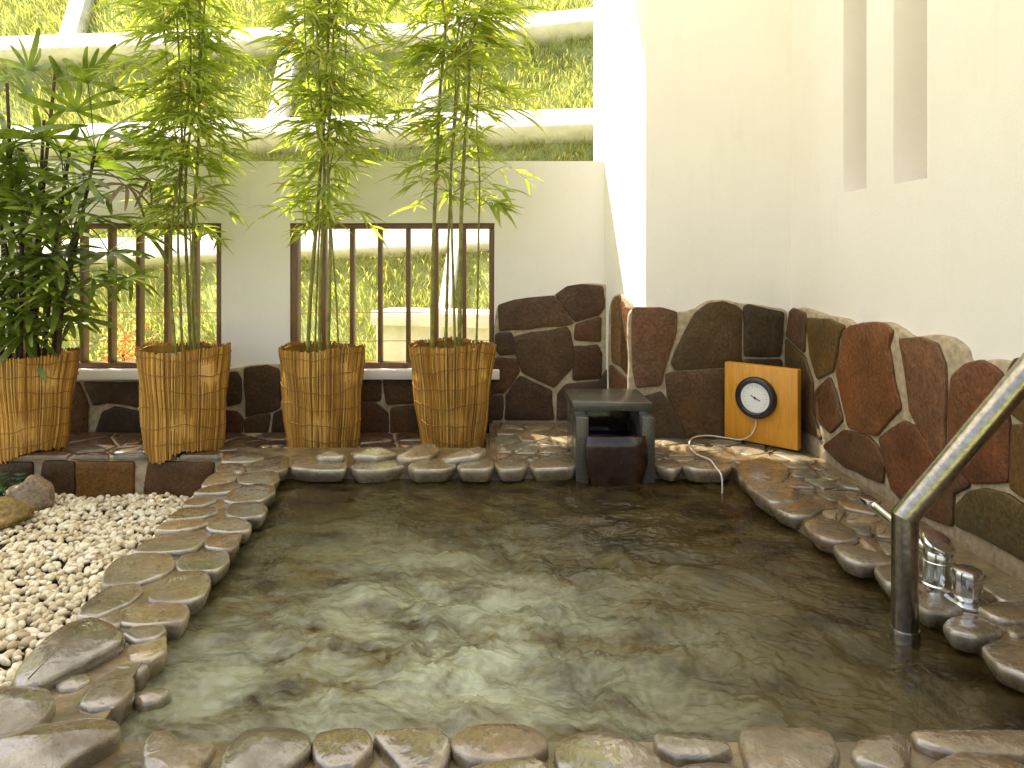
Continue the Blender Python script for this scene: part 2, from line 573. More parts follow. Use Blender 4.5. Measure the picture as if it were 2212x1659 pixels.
def vary(c, a=0.18, hue=0.08):
    k = 1 + random.uniform(-a, a)
    h = random.uniform(-hue, hue)
    return (c[0]*k*(1+h), c[1]*k, c[2]*k*(1-h))

EX, EY, EZ = Vector((1,0,0)), Vector((0,1,0)), Vector((0,0,1))

def top_stone(D, ztop, thick, color, mat=None, parent=None, bev=0.02, dome=0.01, rounded=True, name="stone", tilt=0.03, rounds=(0.15, 0.25), grow=0.009):
    """stone lying flat; D = outline of its top as seen, laid onto the height ztop"""
    pts = [hit(x, y, (0,0,ztop), EZ) for x, y in D]
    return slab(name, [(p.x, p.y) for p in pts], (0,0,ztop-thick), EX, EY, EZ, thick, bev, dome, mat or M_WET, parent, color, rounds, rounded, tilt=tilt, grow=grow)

def face_stone(D, P, N, thick, color, parent, mat=None, bev=0.005, dome=0.0015, grow=0.008, rounds=(0.06, 0.2)):
    """stone set in a wall face through P with outward normal N; D = its outline as seen"""
    N = Vector(N).normalized()
    U = EZ.cross(N).normalized()
    P = Vector(P)
    pts = [hit(x, y, P + N*thick, N) for x, y in D]
    return slab("stone", [((p-P).dot(U), (p-P).z) for p in pts], P, U, EZ, N, thick, bev, dome, mat or M_WALLSTONE, parent, color, rounds, False, grow=grow)

def clip(poly, a, b):
    """keep the side of the bisector nearer to a"""
    m = (a+b)/2; d = b-a
    out = []
    n = len(poly)
    for i in range(n):
        p, q = poly[i], poly[(i+1) % n]
        sp, sq = (p-m).dot(d), (q-m).dot(d)
        if sp <= 0: out.append(p)
        if sp*sq < 0: out.append(p + (q-p)*(sp/(sp-sq)))
    return out

def voronoi(region, step, gap, jit=0.35, holes=None):
    xs = [p[0] for p in region]; ys = [p[1] for p in region]
    pts = []
    y = min(ys) - step
    row = 0
    while y < max(ys)+step:
        x = min(xs) - step + (row % 2)*step*0.5
        while x < max(xs)+step:
            pts.append(Vector((x+random.uniform(-jit, jit)*step, y+random.uniform(-jit, jit)*step)))
            x += step
        y += step*0.88; row += 1
    cells = []
    for i, a in enumerate(pts):
        poly = [Vector(p) for p in region]
        for j, b in enumerate(pts):
            if i != j and (a-b).length < step*3:
                poly = clip(poly, a, b)
                if len(poly) < 3: break
        if len(poly) < 3 or abs(area2(poly)) < 0.12*step*step: continue
        if area2(poly) < 0: poly = poly[::-1]
        c = sum(poly, Vector((0, 0)))/len(poly)
        if holes and holes(c): continue
        # inset
        n = len(poly)
        res = []
        for k in range(n):
            p0, p1, p2 = poly[k-1], poly[k], poly[(k+1) % n]
            e1 = (p1-p0); e2 = (p2-p1)
            if e1.length < 1e-6 or e2.length < 1e-6: continue
            e1.normalize(); e2.normalize()
            n1 = Vector((-e1.y, e1.x)); n2 = Vector((-e2.y, e2.x))
            nn = n1+n2
            if nn.length < 1e-6: continue
            nn.normalize()
            res.append(p1 + nn*gap/max(0.45, nn.dot(n1)))
        if len(res) >= 3 and area2(res) > 0.08*step*step: cells.append(res)
    return cells

def Z(z, k, ox, oy):
    return [(x*k+ox, y*k+oy) for x, y in z]

# ================================================================== SETTING
ZW = -0.07            # water level
ZG = -0.283           # gravel level
YW = 4.72             # face of the garden wall
XS = 1.838            # face of the side wall
YP = 4.33             # face of the pillar

# ---- ground sheet reaching far out, with the bath sunk into it
g = MB()
g.add([(-60,-60,-0.42),(60,-60,-0.42),(60,60,-0.42),(-60,60,-0.42)], [(0,1,2,3)])
struct(mk("ground", g.v, g.f, M_EARTH, None, False, (0,0,-0.42)), "grassy earth around the bath house")

# ---- pool basin: floor under the water
b = MB()
b.box(-1.12, 1.48, 1.55, 3.78, -0.75, -0.55)
struct(b.build("pool_floor", mat_plain("pool_tile", (0.10, 0.050, 0.018), 0.5, 0, 5, 0.5, 0.3), None, False), "brown floor of the bath under the water")

# ---- pool surround: mortar bed in four prisms, stones are its children
ZB = -0.011
s = MB()
s.prism([(-1.08,3.72),(-0.935,1.95),(-0.90,1.63),(-1.26,1.63),(-1.205,1.95),(-1.41,4.09),(-1.41,4.10),(-1.08,4.10)], -0.6, ZB)        # left bank
s.prism([(-1.08,3.72),(1.285,3.72),(1.285,4.70),(0.02,4.70),(0.02,4.10),(-1.08,4.10)], -0.6, ZB)   # far bank
s.prism([(1.46,0.2),(1.84,0.2),(1.84,4.70),(1.285,4.70),(1.285,3.72),(1.30,3.1),(1.36,2.75),(1.42,2.5),(1.45,2.3),(1.43,2.12),(1.46,1.95),(1.46,1.63)], -0.6, ZB)                                # right bank
s.prism([(-1.9,0.2),(1.46,0.2),(1.46,1.63),(-0.90,1.63),(-1.26,1.63),(-1.9,1.63)], -0.6, ZB)      # near bank
SUR = struct(s.build("pool_surround", M_WETMORTAR, None, False, (0.2, 2.6, ZB)), "wet stone rim and paving around the bath")

WETC = [(0.205,0.168,0.108), (0.235,0.190,0.120), (0.185,0.158,0.105), (0.22,0.182,0.125)]
def wc(): return vary(random.choice(WETC), 0.16, 0.05)

k3 = 0.33341
left = [
 [(1440,190),(1450,150),(1560,128),(1680,130),(1710,160),(1600,185)],
 [(1590,215),(1640,190),(1800,150),(1866,155),(1855,240),(1760,262),(1620,262)],
 [(1400,240),(1430,200),(1560,195),(1590,225),(1560,255),(1440,262)],
 [(1540,285),(1610,265),(1790,252),(1806,300),(1740,340),(1560,325)],
 [(1450,430),(1480,385),(1560,350),(1690,335),(1775,350),(1775,390),(1680,440),(1520,447)],
 [(1465,500),(1500,455),(1680,447),(1727,490),(1700,540),(1560,552),(1480,530)],
 [(1340,605),(1400,562),(1540,550),(1622,585),(1610,628),(1500,640),(1370,630)],
 [(1330,720),(1360,660),(1540,643),(1556,660),(1530,730),(1490,760),(1350,740)],
 [(1150,860),(1180,795),(1470,768),(1478,830),(1400,890),(1180,890)],
 [(965,1060),(1060,965),(1150,905),(1330,900),(1358,960),(1320,1050),(1200,1088),(1000,1085)],
 [(780,1230),(790,1150),(900,1110),(1190,1100),(1217,1160),(1180,1225),(900,1245)],
 [(800,1290),(880,1250),(1050,1248),(1065,1280),(1000,1330),(880,1350)],
 [(1310,335),(1350,290),(1400,262),(1520,256),(1535,290),(1450,330),(1340,345)],
 [(1250,385),(1330,350),(1530,322),(1562,350),(1500,380),(1400,390)],
 [(1180,470),(1230,425),(1380,410),(1400,440),(1300,475)],
 [(1085,555),(1180,490),(1390,478),(1405,510),(1300,545),(1110,565)],
 [(1000,630),(1080,570),(1290,557),(1350,582),(1260,615),(1130,637)],
 [(865,770),(900,730),(960,690),(1180,642),(1310,645),(1330,690),(1250,760),(1050,778)],
 [(665,970),(690,890),(760,820),(900,785),(1100,790),(1132,850),(1050,915),(870,970),(700,985)],
 [(510,1180),(530,1130),(590,1080),(700,1000),(880,980),(922,1020),(830,1100),(600,1190)],
 [(640,1205),(760,1155),(782,1160),(765,1235),(700,1245)],
]
for i, st in enumerate(left):
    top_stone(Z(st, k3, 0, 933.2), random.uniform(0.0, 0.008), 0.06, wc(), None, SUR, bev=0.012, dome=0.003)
top_stone(Z([(105,1580),(120,1500),(180,1430),(300,1320),(450,1225),(600,1195),(720,1235),(795,1295),(780,1340),(560,1450),(330,1560),(150,1625)], k3, 0, 933.2), 0.03, 0.105, (0.15,0.135,0.105), None, SUR, bev=0.028, dome=0.010)
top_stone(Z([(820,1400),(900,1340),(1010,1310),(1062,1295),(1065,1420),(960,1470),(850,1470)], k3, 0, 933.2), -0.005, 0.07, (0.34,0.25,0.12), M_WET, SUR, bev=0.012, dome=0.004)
k4 = 0.34375
front1 = [
 [(355,680),(430,622),(550,602),(557,645),(480,690),(390,705)],
 [(505,800),(560,710),(620,665),(720,632),(830,622),(822,700),(740,785),(600,825)],
 [(650,590),(700,545),(830,540),(930,545),(880,590),(780,612),(690,605)],
 [(850,760),(900,720),(1000,700),(1060,710),(1000,760),(900,790)],
 [(-200,740),(0,695),(190,700),(300,720),(330,790),(250,890),(110,960),(-60,990),(-200,960)],
 [(-200,1060),(0,1010),(250,930),(600,893),(725,910),(742,960),(560,1060),(440,1130),(330,1230),(100,1260),(-150,1240)],
 [(910,1090),(925,1030),(960,985),(1040,968),(1095,1005),(1130,1048),(1200,1050),(1310,1028),(1335,1050),(1300,1110),(1250,1160),(1230,1240),(1100,1290),(930,1230)],
 [(1395,1230),(1410,1110),(1470,1010),(1550,965),(1660,948),(1840,955),(1940,1000),(1935,1060),(1850,1140),(1720,1240),(1560,1270)],
]
for i, st in enumerate(front1):
    zt = (0.0, 0.0, -0.015, -0.045, 0.02, 0.035, 0.012, 0.022)[i]
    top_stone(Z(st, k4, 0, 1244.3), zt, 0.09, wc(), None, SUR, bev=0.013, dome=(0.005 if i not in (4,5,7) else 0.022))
k5 = 0.375
front2 = [
 [(-30,400),(-10,345),(100,322),(250,325),(287,375),(285,430),(200,510),(70,535),(-10,485)],
 [(310,350),(420,335),(520,320),(680,322),(742,370),(738,430),(690,560),(620,640),(540,600),(430,470)],
 [(772,390),(790,350),(850,312),(1000,290),(1180,292),(1280,340),(1302,400),(1200,470),(1000,502),(860,482),(790,435)],
 [(830,600),(860,555),(1000,512),(1200,482),(1290,520),(1330,600),(1200,680),(950,690)],
 [(1365,440),(1400,380),(1520,340),(1680,345),(1850,420),(1950,500),(1975,570),(1850,640),(1600,680),(1480,600),(1385,520)],
 [(1935,358),(2010,362),(2200,372),(2320,385),(2360,420),(2260,465),(2060,468),(1960,420)],
 [(2040,600),(2100,540),(2260,520),(2420,540),(2440,620),(2300,690),(2120,680)],
]
for st in front2:
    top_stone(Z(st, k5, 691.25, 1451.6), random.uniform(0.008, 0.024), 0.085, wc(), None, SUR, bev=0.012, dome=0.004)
front3 = [
 [(218,1470),(235,1435),(310,1424),(500,1430),(650,1424),(725,1460),(765,1535),(745,1600),(640,1700),(480,1740),(350,1700),(260,1620)],
 [(860,1560),(900,1500),(980,1478),(1060,1453),(1150,1455),(1172,1500),(1160,1640),(1080,1660),(900,1605)],
 [(1205,1450),(1300,1440),(1500,1433),(1843,1428),(2000,1440),(2000,1560),(1700,1555),(1500,1555),(1350,1540),(1240,1500)],
 [(1270,1670),(1360,1610),(1480,1560),(1600,1570),(1843,1640),(1900,1760),(1600,1850),(1300,1800)],
]
for st in front3:
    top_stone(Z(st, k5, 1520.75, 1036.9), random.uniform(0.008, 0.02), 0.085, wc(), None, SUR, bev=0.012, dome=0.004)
right = [
 [(240,10),(330,-12),(470,10),(485,35),(440,76),(350,72),(270,40)],
 [(378,125),(450,80),(560,58),(680,105),(695,155),(600,206),(520,206),(430,170)],
 [(580,240),(640,210),(730,215),(880,300),(872,345),(760,352),(640,310)],
 [(750,380),(830,368),(960,400),(1060,445),(1080,470),(900,475),(800,435)],
 [(985,500),(1060,488),(1200,500),(1215,580),(1060,590)],
 [(1235,655),(1330,648),(1485,730),(1450,762),(1290,748),(1228,710)],
 [(1388,825),(1430,785),(1570,778),(1705,850),(1680,882),(1560,892),(1440,862)],
 [(1610,950),(1720,926),(1843,950),(2020,1010),(2060,1130),(1900,1130),(1720,1060),(1650,1010)],
 [(1760,850),(1800,833),(1850,845),(1850,872),(1780,882)],
 [(1580,730),(1700,698),(1843,705),(1920,760),(1843,808),(1690,792)],
 [(1665,640),(1740,590),(1843,570),(1980,600),(1980,680),(1720,692)],
]
for i, st in enumerate(right):
    top_stone(Z(st, k5, 1520.75, 1036.9), random.uniform(0.0, 0.008), 0.06, wc(), None, SUR, bev=0.012, dome=0.003)
more_right = [[(1590,1000),(1650,985),(1705,1010),(1690,1040),(1640,1052),(1600,1030)],
              [(1622,1055),(1690,1042),(1740,1062),(1720,1082),(1668,1085)],
              [(1500,975),(1580,970),(1588,992),(1520,1000)]]
for st in more_right:
    top_stone(st, 0.006, 0.07, wc(), None, SUR, bev=0.012, dome=0.004)
back = [
 [(292,150),(308,122),(400,110),(520,110),(532,135),(515,157),(400,160)],
 [(548,150),(590,118),(680,110),(770,112),(782,140),(700,160),(590,166)],
 [(796,145),(840,120),(990,106),(1003,138),(960,156),(830,162)],
 [(1008,142),(1045,112),(1150,106),(1163,138),(1140,160),(1030,157)],
 [(1168,130),(1200,110),(1290,106),(1318,128),(1290,156),(1195,157)],
 [(1322,140),(1360,106),(1480,96),(1535,128),(1510,152),(1350,157)],
 [(1868,142),(1900,112),(1950,118),(1975,145),(1940,158)],
 [(1982,145),(2010,122),(2120,112),(2195,138),(2160,160),(2040,160)],
]
for st in back:
    top_stone(Z(st, 0.5, 483.9, 933.2), random.uniform(0.0, 0.01), 0.07, vary((0.27,0.232,0.16), 0.12, 0.04), None, SUR, bev=0.012, dome=0.004)
back2 = [
 [(548,88),(600,64),(730,60),(742,82),(660,104),(570,106)],
 [(748,104),(800,60),(900,44),(928,58),(880,96),(785,112)],
 [(938,96),(1000,70),(1100,60),(1132,78),(1100,104),(965,110)],
 [(398,98),(450,76),(520,80),(512,106),(425,108)],
]
for st in back2:
    top_stone(Z(st, 0.5, 483.9, 933.2), 0.035, 0.075, vary((0.31,0.275,0.20), 0.1, 0.03), None, SUR, bev=0.025, dome=0.018, tilt=0.12)
# irregular paving on the far and right banks
def flags(region, step, holes=None, ztop=-0.006, cols=((0.22,0.170,0.102),(0.25,0.20,0.125),(0.19,0.130,0.08),(0.21,0.19,0.13))):
    for c in voronoi(region, step, 0.008, 0.36, holes):
        slab("stone", c, (0,0,ztop-0.03), EX, EY, EZ, 0.03+random.uniform(0,0.008), 0.012, 0.006, M_FLAG, SUR, vary(random.choice(cols), 0.15, 0.06), (0.16,0.25), True, tilt=0.03)
flags([(0.05,3.98),(1.27,3.90),(1.27,4.28),(0.95,4.30),(0.78,4.66),(0.05,4.66)], 0.19)
flags([(0.05,3.82),(0.40,3.82),(0.40,3.965),(0.05,3.965)], 0.12)
flags([(0.90,3.84),(1.27,3.80),(1.27,3.885),(0.90,3.965)], 0.14)
flags([(1.33,3.42),(1.76,3.30),(1.76,4.24),(1.29,4.27),(1.29,3.75)], 0.17)
flags([(1.42,2.62),(1.76,2.62),(1.76,3.285),(1.42,3.37)], 0.15)
flags([(1.42,2.26),(1.76,2.26),(1.76,2.605),(1.42,2.605)], 0.15, lambda c: (c-Vector((1.515,2.41))).length < 0.06 or (c-Vector((1.52,2.28))).length < 0.05)
flags([(1.62,1.70),(1.78,1.70),(1.78,2.24),(1.68,2.24)], 0.15)
flags([(1.31,0.25),(1.78,0.25),(1.78,1.66),(1.31,1.62)], 0.22)
flags([(-1.85,0.25),(1.29,0.25),(1.29,1.36),(-1.85,1.36)], 0.24)

# ---- water: rippled sheet
nx, ny = 330, 300
gx = np.linspace(-1.075, 1.465, nx)
gy = np.linspace(1.60, 3.735, ny)
X, Y = np.meshgrid(gx, gy)
H = np.zeros_like(X)
wx = X + 0.05*np.sin(7*Y+1.3) + 0.03*np.sin(15*X+4*Y)
wy = Y + 0.05*np.sin(6*X+0.4) + 0.03*np.sin(13*Y-5*X)
for i in range(70):
    lam = 0.045*(8.0**rng.random())
    th = rng.normal(0.9, 0.9)
    k = 2*np.pi/lam
    H += lam**1.05*np.sin(k*(math.cos(th)*wx+math.sin(th)*wy)+rng.uniform(0, 6.28))
H *= 0.0090/H.std()
calm = 0.30+0.85*np.exp(-((X-0.0)/0.9)**2-((Y-2.2)/0.8)**2)
for i in range(40):
    lam = 0.02*(2.2**rng.random())
    th = rng.normal(1.2, 0.7)
    H += 0.00055*np.sin(2*np.pi/lam*(math.cos(th)*wx+math.sin(th)*wy)+rng.uniform(0, 6.28))
d = np.sqrt((X-0.655)**2+(Y-3.5)**2)
H = H*calm + 0.004*np.sin(d*55)*np.exp(-d*3.0)
verts = np.stack([X.ravel(), Y.ravel(), ZW+H.ravel()], 1)
fc = [(j*nx+i, j*nx+i+1, (j+1)*nx+i+1, (j+1)*nx+i) for j in range(ny-1) for i in range(nx-1)]
struct(mk("water", verts, fc, M_WATER, None, True, (0.1, 2.65, ZW)), "rippling greenish hot spring water in the bath")

# ---- ledge the pots stand on
LED = s = MB()
s.box(-4.0, 0.02, 4.125, 4.72, -0.5, -0.075)
LED = thing(s.build("stone_ledge", M_MORTAR, None, False, (-1.5, 4.4, -0.3)), "low ledge of brown crazy paving under the reed wrapped pots", "ledge")
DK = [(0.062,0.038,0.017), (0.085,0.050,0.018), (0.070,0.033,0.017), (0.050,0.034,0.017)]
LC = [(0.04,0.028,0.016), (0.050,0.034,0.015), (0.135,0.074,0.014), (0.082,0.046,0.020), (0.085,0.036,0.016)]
for (x0, x1, a, bb) in ((-1.99-0.95,-2.62,0,0.02),(-2.59,-2.37,0.02,0.01),(-2.34,-2.02,-0.01,0.0),(-1.985,-1.62,0.02,0.06),(-1.60,-1.38,0.06,0.02)):
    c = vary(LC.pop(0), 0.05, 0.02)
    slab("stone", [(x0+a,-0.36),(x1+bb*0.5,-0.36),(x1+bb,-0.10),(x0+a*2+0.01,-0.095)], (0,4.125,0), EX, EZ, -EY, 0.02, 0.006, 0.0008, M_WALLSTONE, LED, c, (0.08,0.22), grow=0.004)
for c in voronoi([(-3.0,4.10),(0.01,4.10),(0.01,4.655),(-3.0,4.655)], 0.30, 0.010, 0.3):
    slab("stone", c, (0,0,-0.085), EX, EY, EZ, 0.028, 0.012, 0.004, M_FLAG, LED, vary(random.choice([(0.11,0.058,0.028),(0.13,0.078,0.034),(0.095,0.06,0.03)]), 0.2), (0.1,0.25))

# ---- garden wall with two barred windows
L0, L1 = -3.076, -1.742
R0, R1 = -1.290, 0.057
WT, WB, WTOP = 1.298, 0.337, 1.706
YB = YW+0.17
s = MB()
xs = [-4.6, L0, L1, R0, R1, 0.80]
s.box(xs[0], xs[5], YW, YB, -0.5, WB)
for a, c in ((0,1),(2,3),(4,5)):
    s.box(xs[a], xs[c], YW, YB, WB, WT)
s.box(xs[0], xs[5], YW, YB, WT, WTOP)
GW = thing(s.build("garden_wall", M_PLASTER, None, False, (-1.5, YW, 0)), "cream plastered wall with two barred windows and stone foot behind the pots", "wall")
for (a, c) in ((L0, L1), (R0, R1)):
    # sill
    q = MB(); q.bbox(a-0.03, c+0.03, YW-0.065, YW+0.06, WB-0.058, WB+0.004, 0.006)
    q.build("sill", M_PLASTER, GW)
    fw = 0.046
    q = MB()
    yf0, yf1 = YW+0.012, YW+0.105
    q.bbox(a+0.002, c-0.002, yf0, yf1, WT-0.036, WT-0.002, 0.003)
    q.bbox(a+0.002, c-0.002, yf0, yf1, WB+0.006, WB+0.04, 0.003)
    q.bbox(a+0.002, a+fw, yf0, yf1, WB+0.042, WT-0.038, 0.003)
    q.bbox(c-fw*0.8, c-0.002, yf0, yf1, WB+0.042, WT-0.038, 0.003)
    fr = q.build("window_frame", M_FRAME, GW)
    n = 6
    x = a + 0.2155
    while x < c-0.1:
        q = MB(); q.bbox(x-0.0135, x+0.0135, yf0+0.01, yf1-0.008, WB+0.038, WT-0.034, 0.003)
        q.build("bar", M_FRAME, fr)
        x += 0.186
# stone foot of the garden wall
PB = (0, YW-0.018, 0); NB = (0,-1,0)
m = MB()
def backing(D, P, N, depth, parent, name="mortar"):
    N = Vector(N).normalized(); U = EZ.cross(N).normalized(); P = Vector(P)
    pts = [hit(x, y, P, N) for x, y in D]
    poly = [Vector(((p-P).dot(U), (p-P).z)) for p in pts]
    return slab(name, poly, P-N*depth, U, EZ, N, depth, 0.008, 0.0, M_MORTAR, parent, (1,1,1), (0.2,0.25))
backing([(1070,940),(1068,700),(1074,660),(1100,650),(1195,640),(1225,618),(1262,612),(1318,616),(1322,940)], PB, NB, 0.018, GW)
backing([(474,960),(474,800),(520,794),(545,788),(630,788),(632,822),(1071,822),(1071,960)], PB, NB, 0.018, GW)
backing([(-60,960),(-60,824),(473,824),(473,960)], PB, NB, 0.018, GW)
BR = [(0.080,0.050,0.032), (0.070,0.042,0.026), (0.095,0.058,0.032), (0.060,0.040,0.028)]
kz, ox, oy = 0.29166, 1036.9, 587.6
bw = [
 [(140,250),(250,215),(450,190),(545,182),(600,235),(685,378),(600,395),(240,420),(150,432)],
 [(565,172),(650,112),(760,97),(905,110),(915,200),(918,260),(880,315),(705,365),(622,240)],
 [(712,395),(893,340),(890,510),(705,498)],
 [(260,482),(640,412),(660,440),(688,560),(688,700),(550,850),(320,742),(250,560)],
 [(705,555),(870,545),(898,600),(890,785),(692,797)],
 [(120,462),(230,452),(283,600),(150,612),(115,560)],
 [(115,640),(278,652),(288,740),(230,830),(180,888),(75,900)],
 [(198,920),(300,775),(528,880),(543,1090),(190,1090)],
 [(30,930),(168,920),(160,1090),(30,1090)],
 [(580,905),(640,838),(890,815),(930,740),(985,700),(985,1090),(575,1090)],
]
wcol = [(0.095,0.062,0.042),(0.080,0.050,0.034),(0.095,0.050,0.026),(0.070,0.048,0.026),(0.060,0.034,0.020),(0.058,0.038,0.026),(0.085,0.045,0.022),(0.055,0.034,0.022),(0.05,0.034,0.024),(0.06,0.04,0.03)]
for st, c in zip(bw, wcol):
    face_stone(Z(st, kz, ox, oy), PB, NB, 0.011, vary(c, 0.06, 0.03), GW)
k2r, ox2, oy2 = 0.2656, 345.6, 774.2
low = [
 [(545,122),(620,116),(650,165),(650,360),(545,382)], [(690,84),(870,62),(960,92),(968,400),(895,430),(700,470)],
 [(535,430),(620,440),(668,490),(662,600),(535,600)], [(690,500),(890,455),(868,600),(690,600)], [(990,100),(1200,90),(1220,330),(990,340)],
 [(930,450),(1210,360),(1230,600),(910,600)],
 [(1240,160),(1440,165),(1430,350),(1250,340)], [(1460,180),(1790,178),(1790,340),(1460,345)], [(1822,172),(2050,168),(2060,360),(1850,370)],
 [(1240,370),(1440,375),(1450,600),(1250,600)], [(1470,372),(1750,368),(1850,450),(1850,600),(1470,600)], [(1882,412),(2070,392),(2080,600),(1882,600)],
 [(2090,170),(2380,170),(2400,400),(2100,370)], [(2100,400),(2400,430),(2380,600),(2105,600)], [(2420,190),(2700,180),(2700,600),(2420,600)],
]
for st in low:
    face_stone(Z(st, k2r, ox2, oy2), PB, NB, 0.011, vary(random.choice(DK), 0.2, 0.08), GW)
k1r = 0.1666
for st in [[(925,415),(1010,412),(1128,700),(1118,1060),(800,1060)],[(1090,402),(1800,402),(1810,718),(1400,652),(1210,690)],[(1330,790),(1480,722),(1800,790),(1830,1060),(1235,1060)],
           [(1850,402),(2300,402),(2320,700),(1850,720)],[(1850,760),(2320,740),(2330,1060),(1870,1060)],[(2360,402),(2830,402),(2820,1060),(2370,1060)],
           [(500,405),(880,412),(780,1060),(480,1060)],[(0,405),(460,405),(440,1060),(0,1060)]]:
    face_stone(Z(st, k1r, 0, 760), PB, NB, 0.011, vary(random.choice(DK), 0.2, 0.08), GW)

# ---- pillar with a splayed left side
XA, XB_ = 0.777, 0.964
ZTOP = 3.6
s = MB()
s.prism([(XA,YW),(XB_,YP),(XS,YP),(XS+0.35,YP),(XS+0.35,YB+0.3),(XA,YB+0.3)], -0.5, ZTOP)
PIL = thing(s.build("plaster_pillar", M_PLASTER, None, False, (1.3, YP, 0)), "wide cream pillar with splayed left side between garden wall and side wall", "pillar")
PP = (0, YP-0.022, 0); NP = (0,-1,0)
backing([(1357,975),(1357,676),(1372,664),(1470,675),(1500,668),(1530,648),(1570,648),(1600,656),(1640,658),(1702,668),(1702,975)], PP, NP, 0.022, PIL)
NSP = Vector((YP-YW, -(XB_-XA), 0)).normalized()
PSP = Vector((XA, YW, 0)) + NSP*0.02
backing([(1312,960),(1314,672),(1322,640),(1340,632),(1358,650),(1366,665),(1366,960)], PSP, NSP, 0.02, PIL)
for st, c in zip([[(975,232),(1000,188),(1028,182),(1038,300),(1036,690),(975,662)],[(1046,215),(1062,262),(1108,275),(1108,500),(1116,785),(1044,702)],[(960,690),(1115,842),(1110,1090),(960,1090)]],
                 [(0.15,0.105,0.065),(0.12,0.075,0.045),(0.14,0.085,0.055)]):
    face_stone(Z(st, kz, ox, oy), PSP, NSP, 0.011, c, PIL, bev=0.008)
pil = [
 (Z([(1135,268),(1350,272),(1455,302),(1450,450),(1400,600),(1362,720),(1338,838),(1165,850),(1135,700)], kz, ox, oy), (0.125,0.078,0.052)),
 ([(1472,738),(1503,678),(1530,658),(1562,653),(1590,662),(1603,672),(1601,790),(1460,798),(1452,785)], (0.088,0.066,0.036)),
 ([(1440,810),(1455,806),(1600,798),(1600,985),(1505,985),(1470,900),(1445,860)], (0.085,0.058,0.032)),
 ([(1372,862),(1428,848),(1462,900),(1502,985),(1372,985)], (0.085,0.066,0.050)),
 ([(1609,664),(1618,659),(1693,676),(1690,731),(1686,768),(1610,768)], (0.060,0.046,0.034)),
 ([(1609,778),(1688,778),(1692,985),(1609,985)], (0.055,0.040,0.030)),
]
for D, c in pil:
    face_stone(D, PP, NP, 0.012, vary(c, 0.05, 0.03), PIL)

# ---- side wall with two tall slots
ys = [YP, 3.69, 3.466, 3.237, 2.99, -0.6]
zs = [-0.5, 1.413, 2.72, ZTOP]
v = []; f = []
def quad(a, b_, c, d_):
    n = len(v); v.extend([a, b_, c, d_]); f.append((n, n+1, n+2, n+3))
XD = XS+0.20
for i in range(5):
    for j in range(3):
        y0, y1, z0, z1 = ys[i], ys[i+1], zs[j], zs[j+1]
        if i in (1, 3) and j == 1:
            quad((XD,y0,z0),(XD,y1,z0),(XD,y1,z1),(XD,y0,z1))
            quad((XS,y0,z0),(XD,y0,z0),(XD,y0,z1),(XS,y0,z1))
            quad((XS,y1,z0),(XS,y1,z1),(XD,y1,z1),(XD,y1,z0))
            quad((XS,y0,z0),(XS,y1,z0),(XD,y1,z0),(XD,y0,z0))
            quad((XS,y0,z1),(XD,y0,z1),(XD,y1,z1),(XS,y1,z1))
        else:
            quad((XS,y0,z0),(XS,y1,z0),(XS,y1,z1),(XS,y0,z1))
XO = XS+0.35
quad((XO,ys[0],zs[0]),(XO,ys[0],zs[3]),(XO,ys[5],zs[3]),(XO,ys[5],zs[0]))
quad((XS,ys[5],zs[0]),(XO,ys[5],zs[0]),(XO,ys[5],zs[3]),(XS,ys[5],zs[3]))
quad((XS,ys[0],zs[3]),(XS,ys[5],zs[3]),(XO,ys[5],zs[3]),(XO,ys[0],zs[3]))
SW = thing(mk("side_wall", v, f, M_PLASTER, None, False, (XS, 2, 0)), "cream side wall on the right with two tall slots above brown crazy paving", "wall")
PS = Vector((XS-0.030, 0, 0)); NS = Vector((-1, 0, 0))
ks, ox3, oy3 = k3, 1589.9, 587.6
backing([(1703,955),(1704,668),(1730,663),(1765,675),(1830,690),(1850,712),(1880,698),(1915,694),(1945,712),(1965,728),(2010,722),(2050,728),(2080,752),(2085,780),(2110,786),(2140,774),(2180,782),(2212,776),(2300,790),(2420,800),(2420,1400)], PS, NS, 0.030, SW)
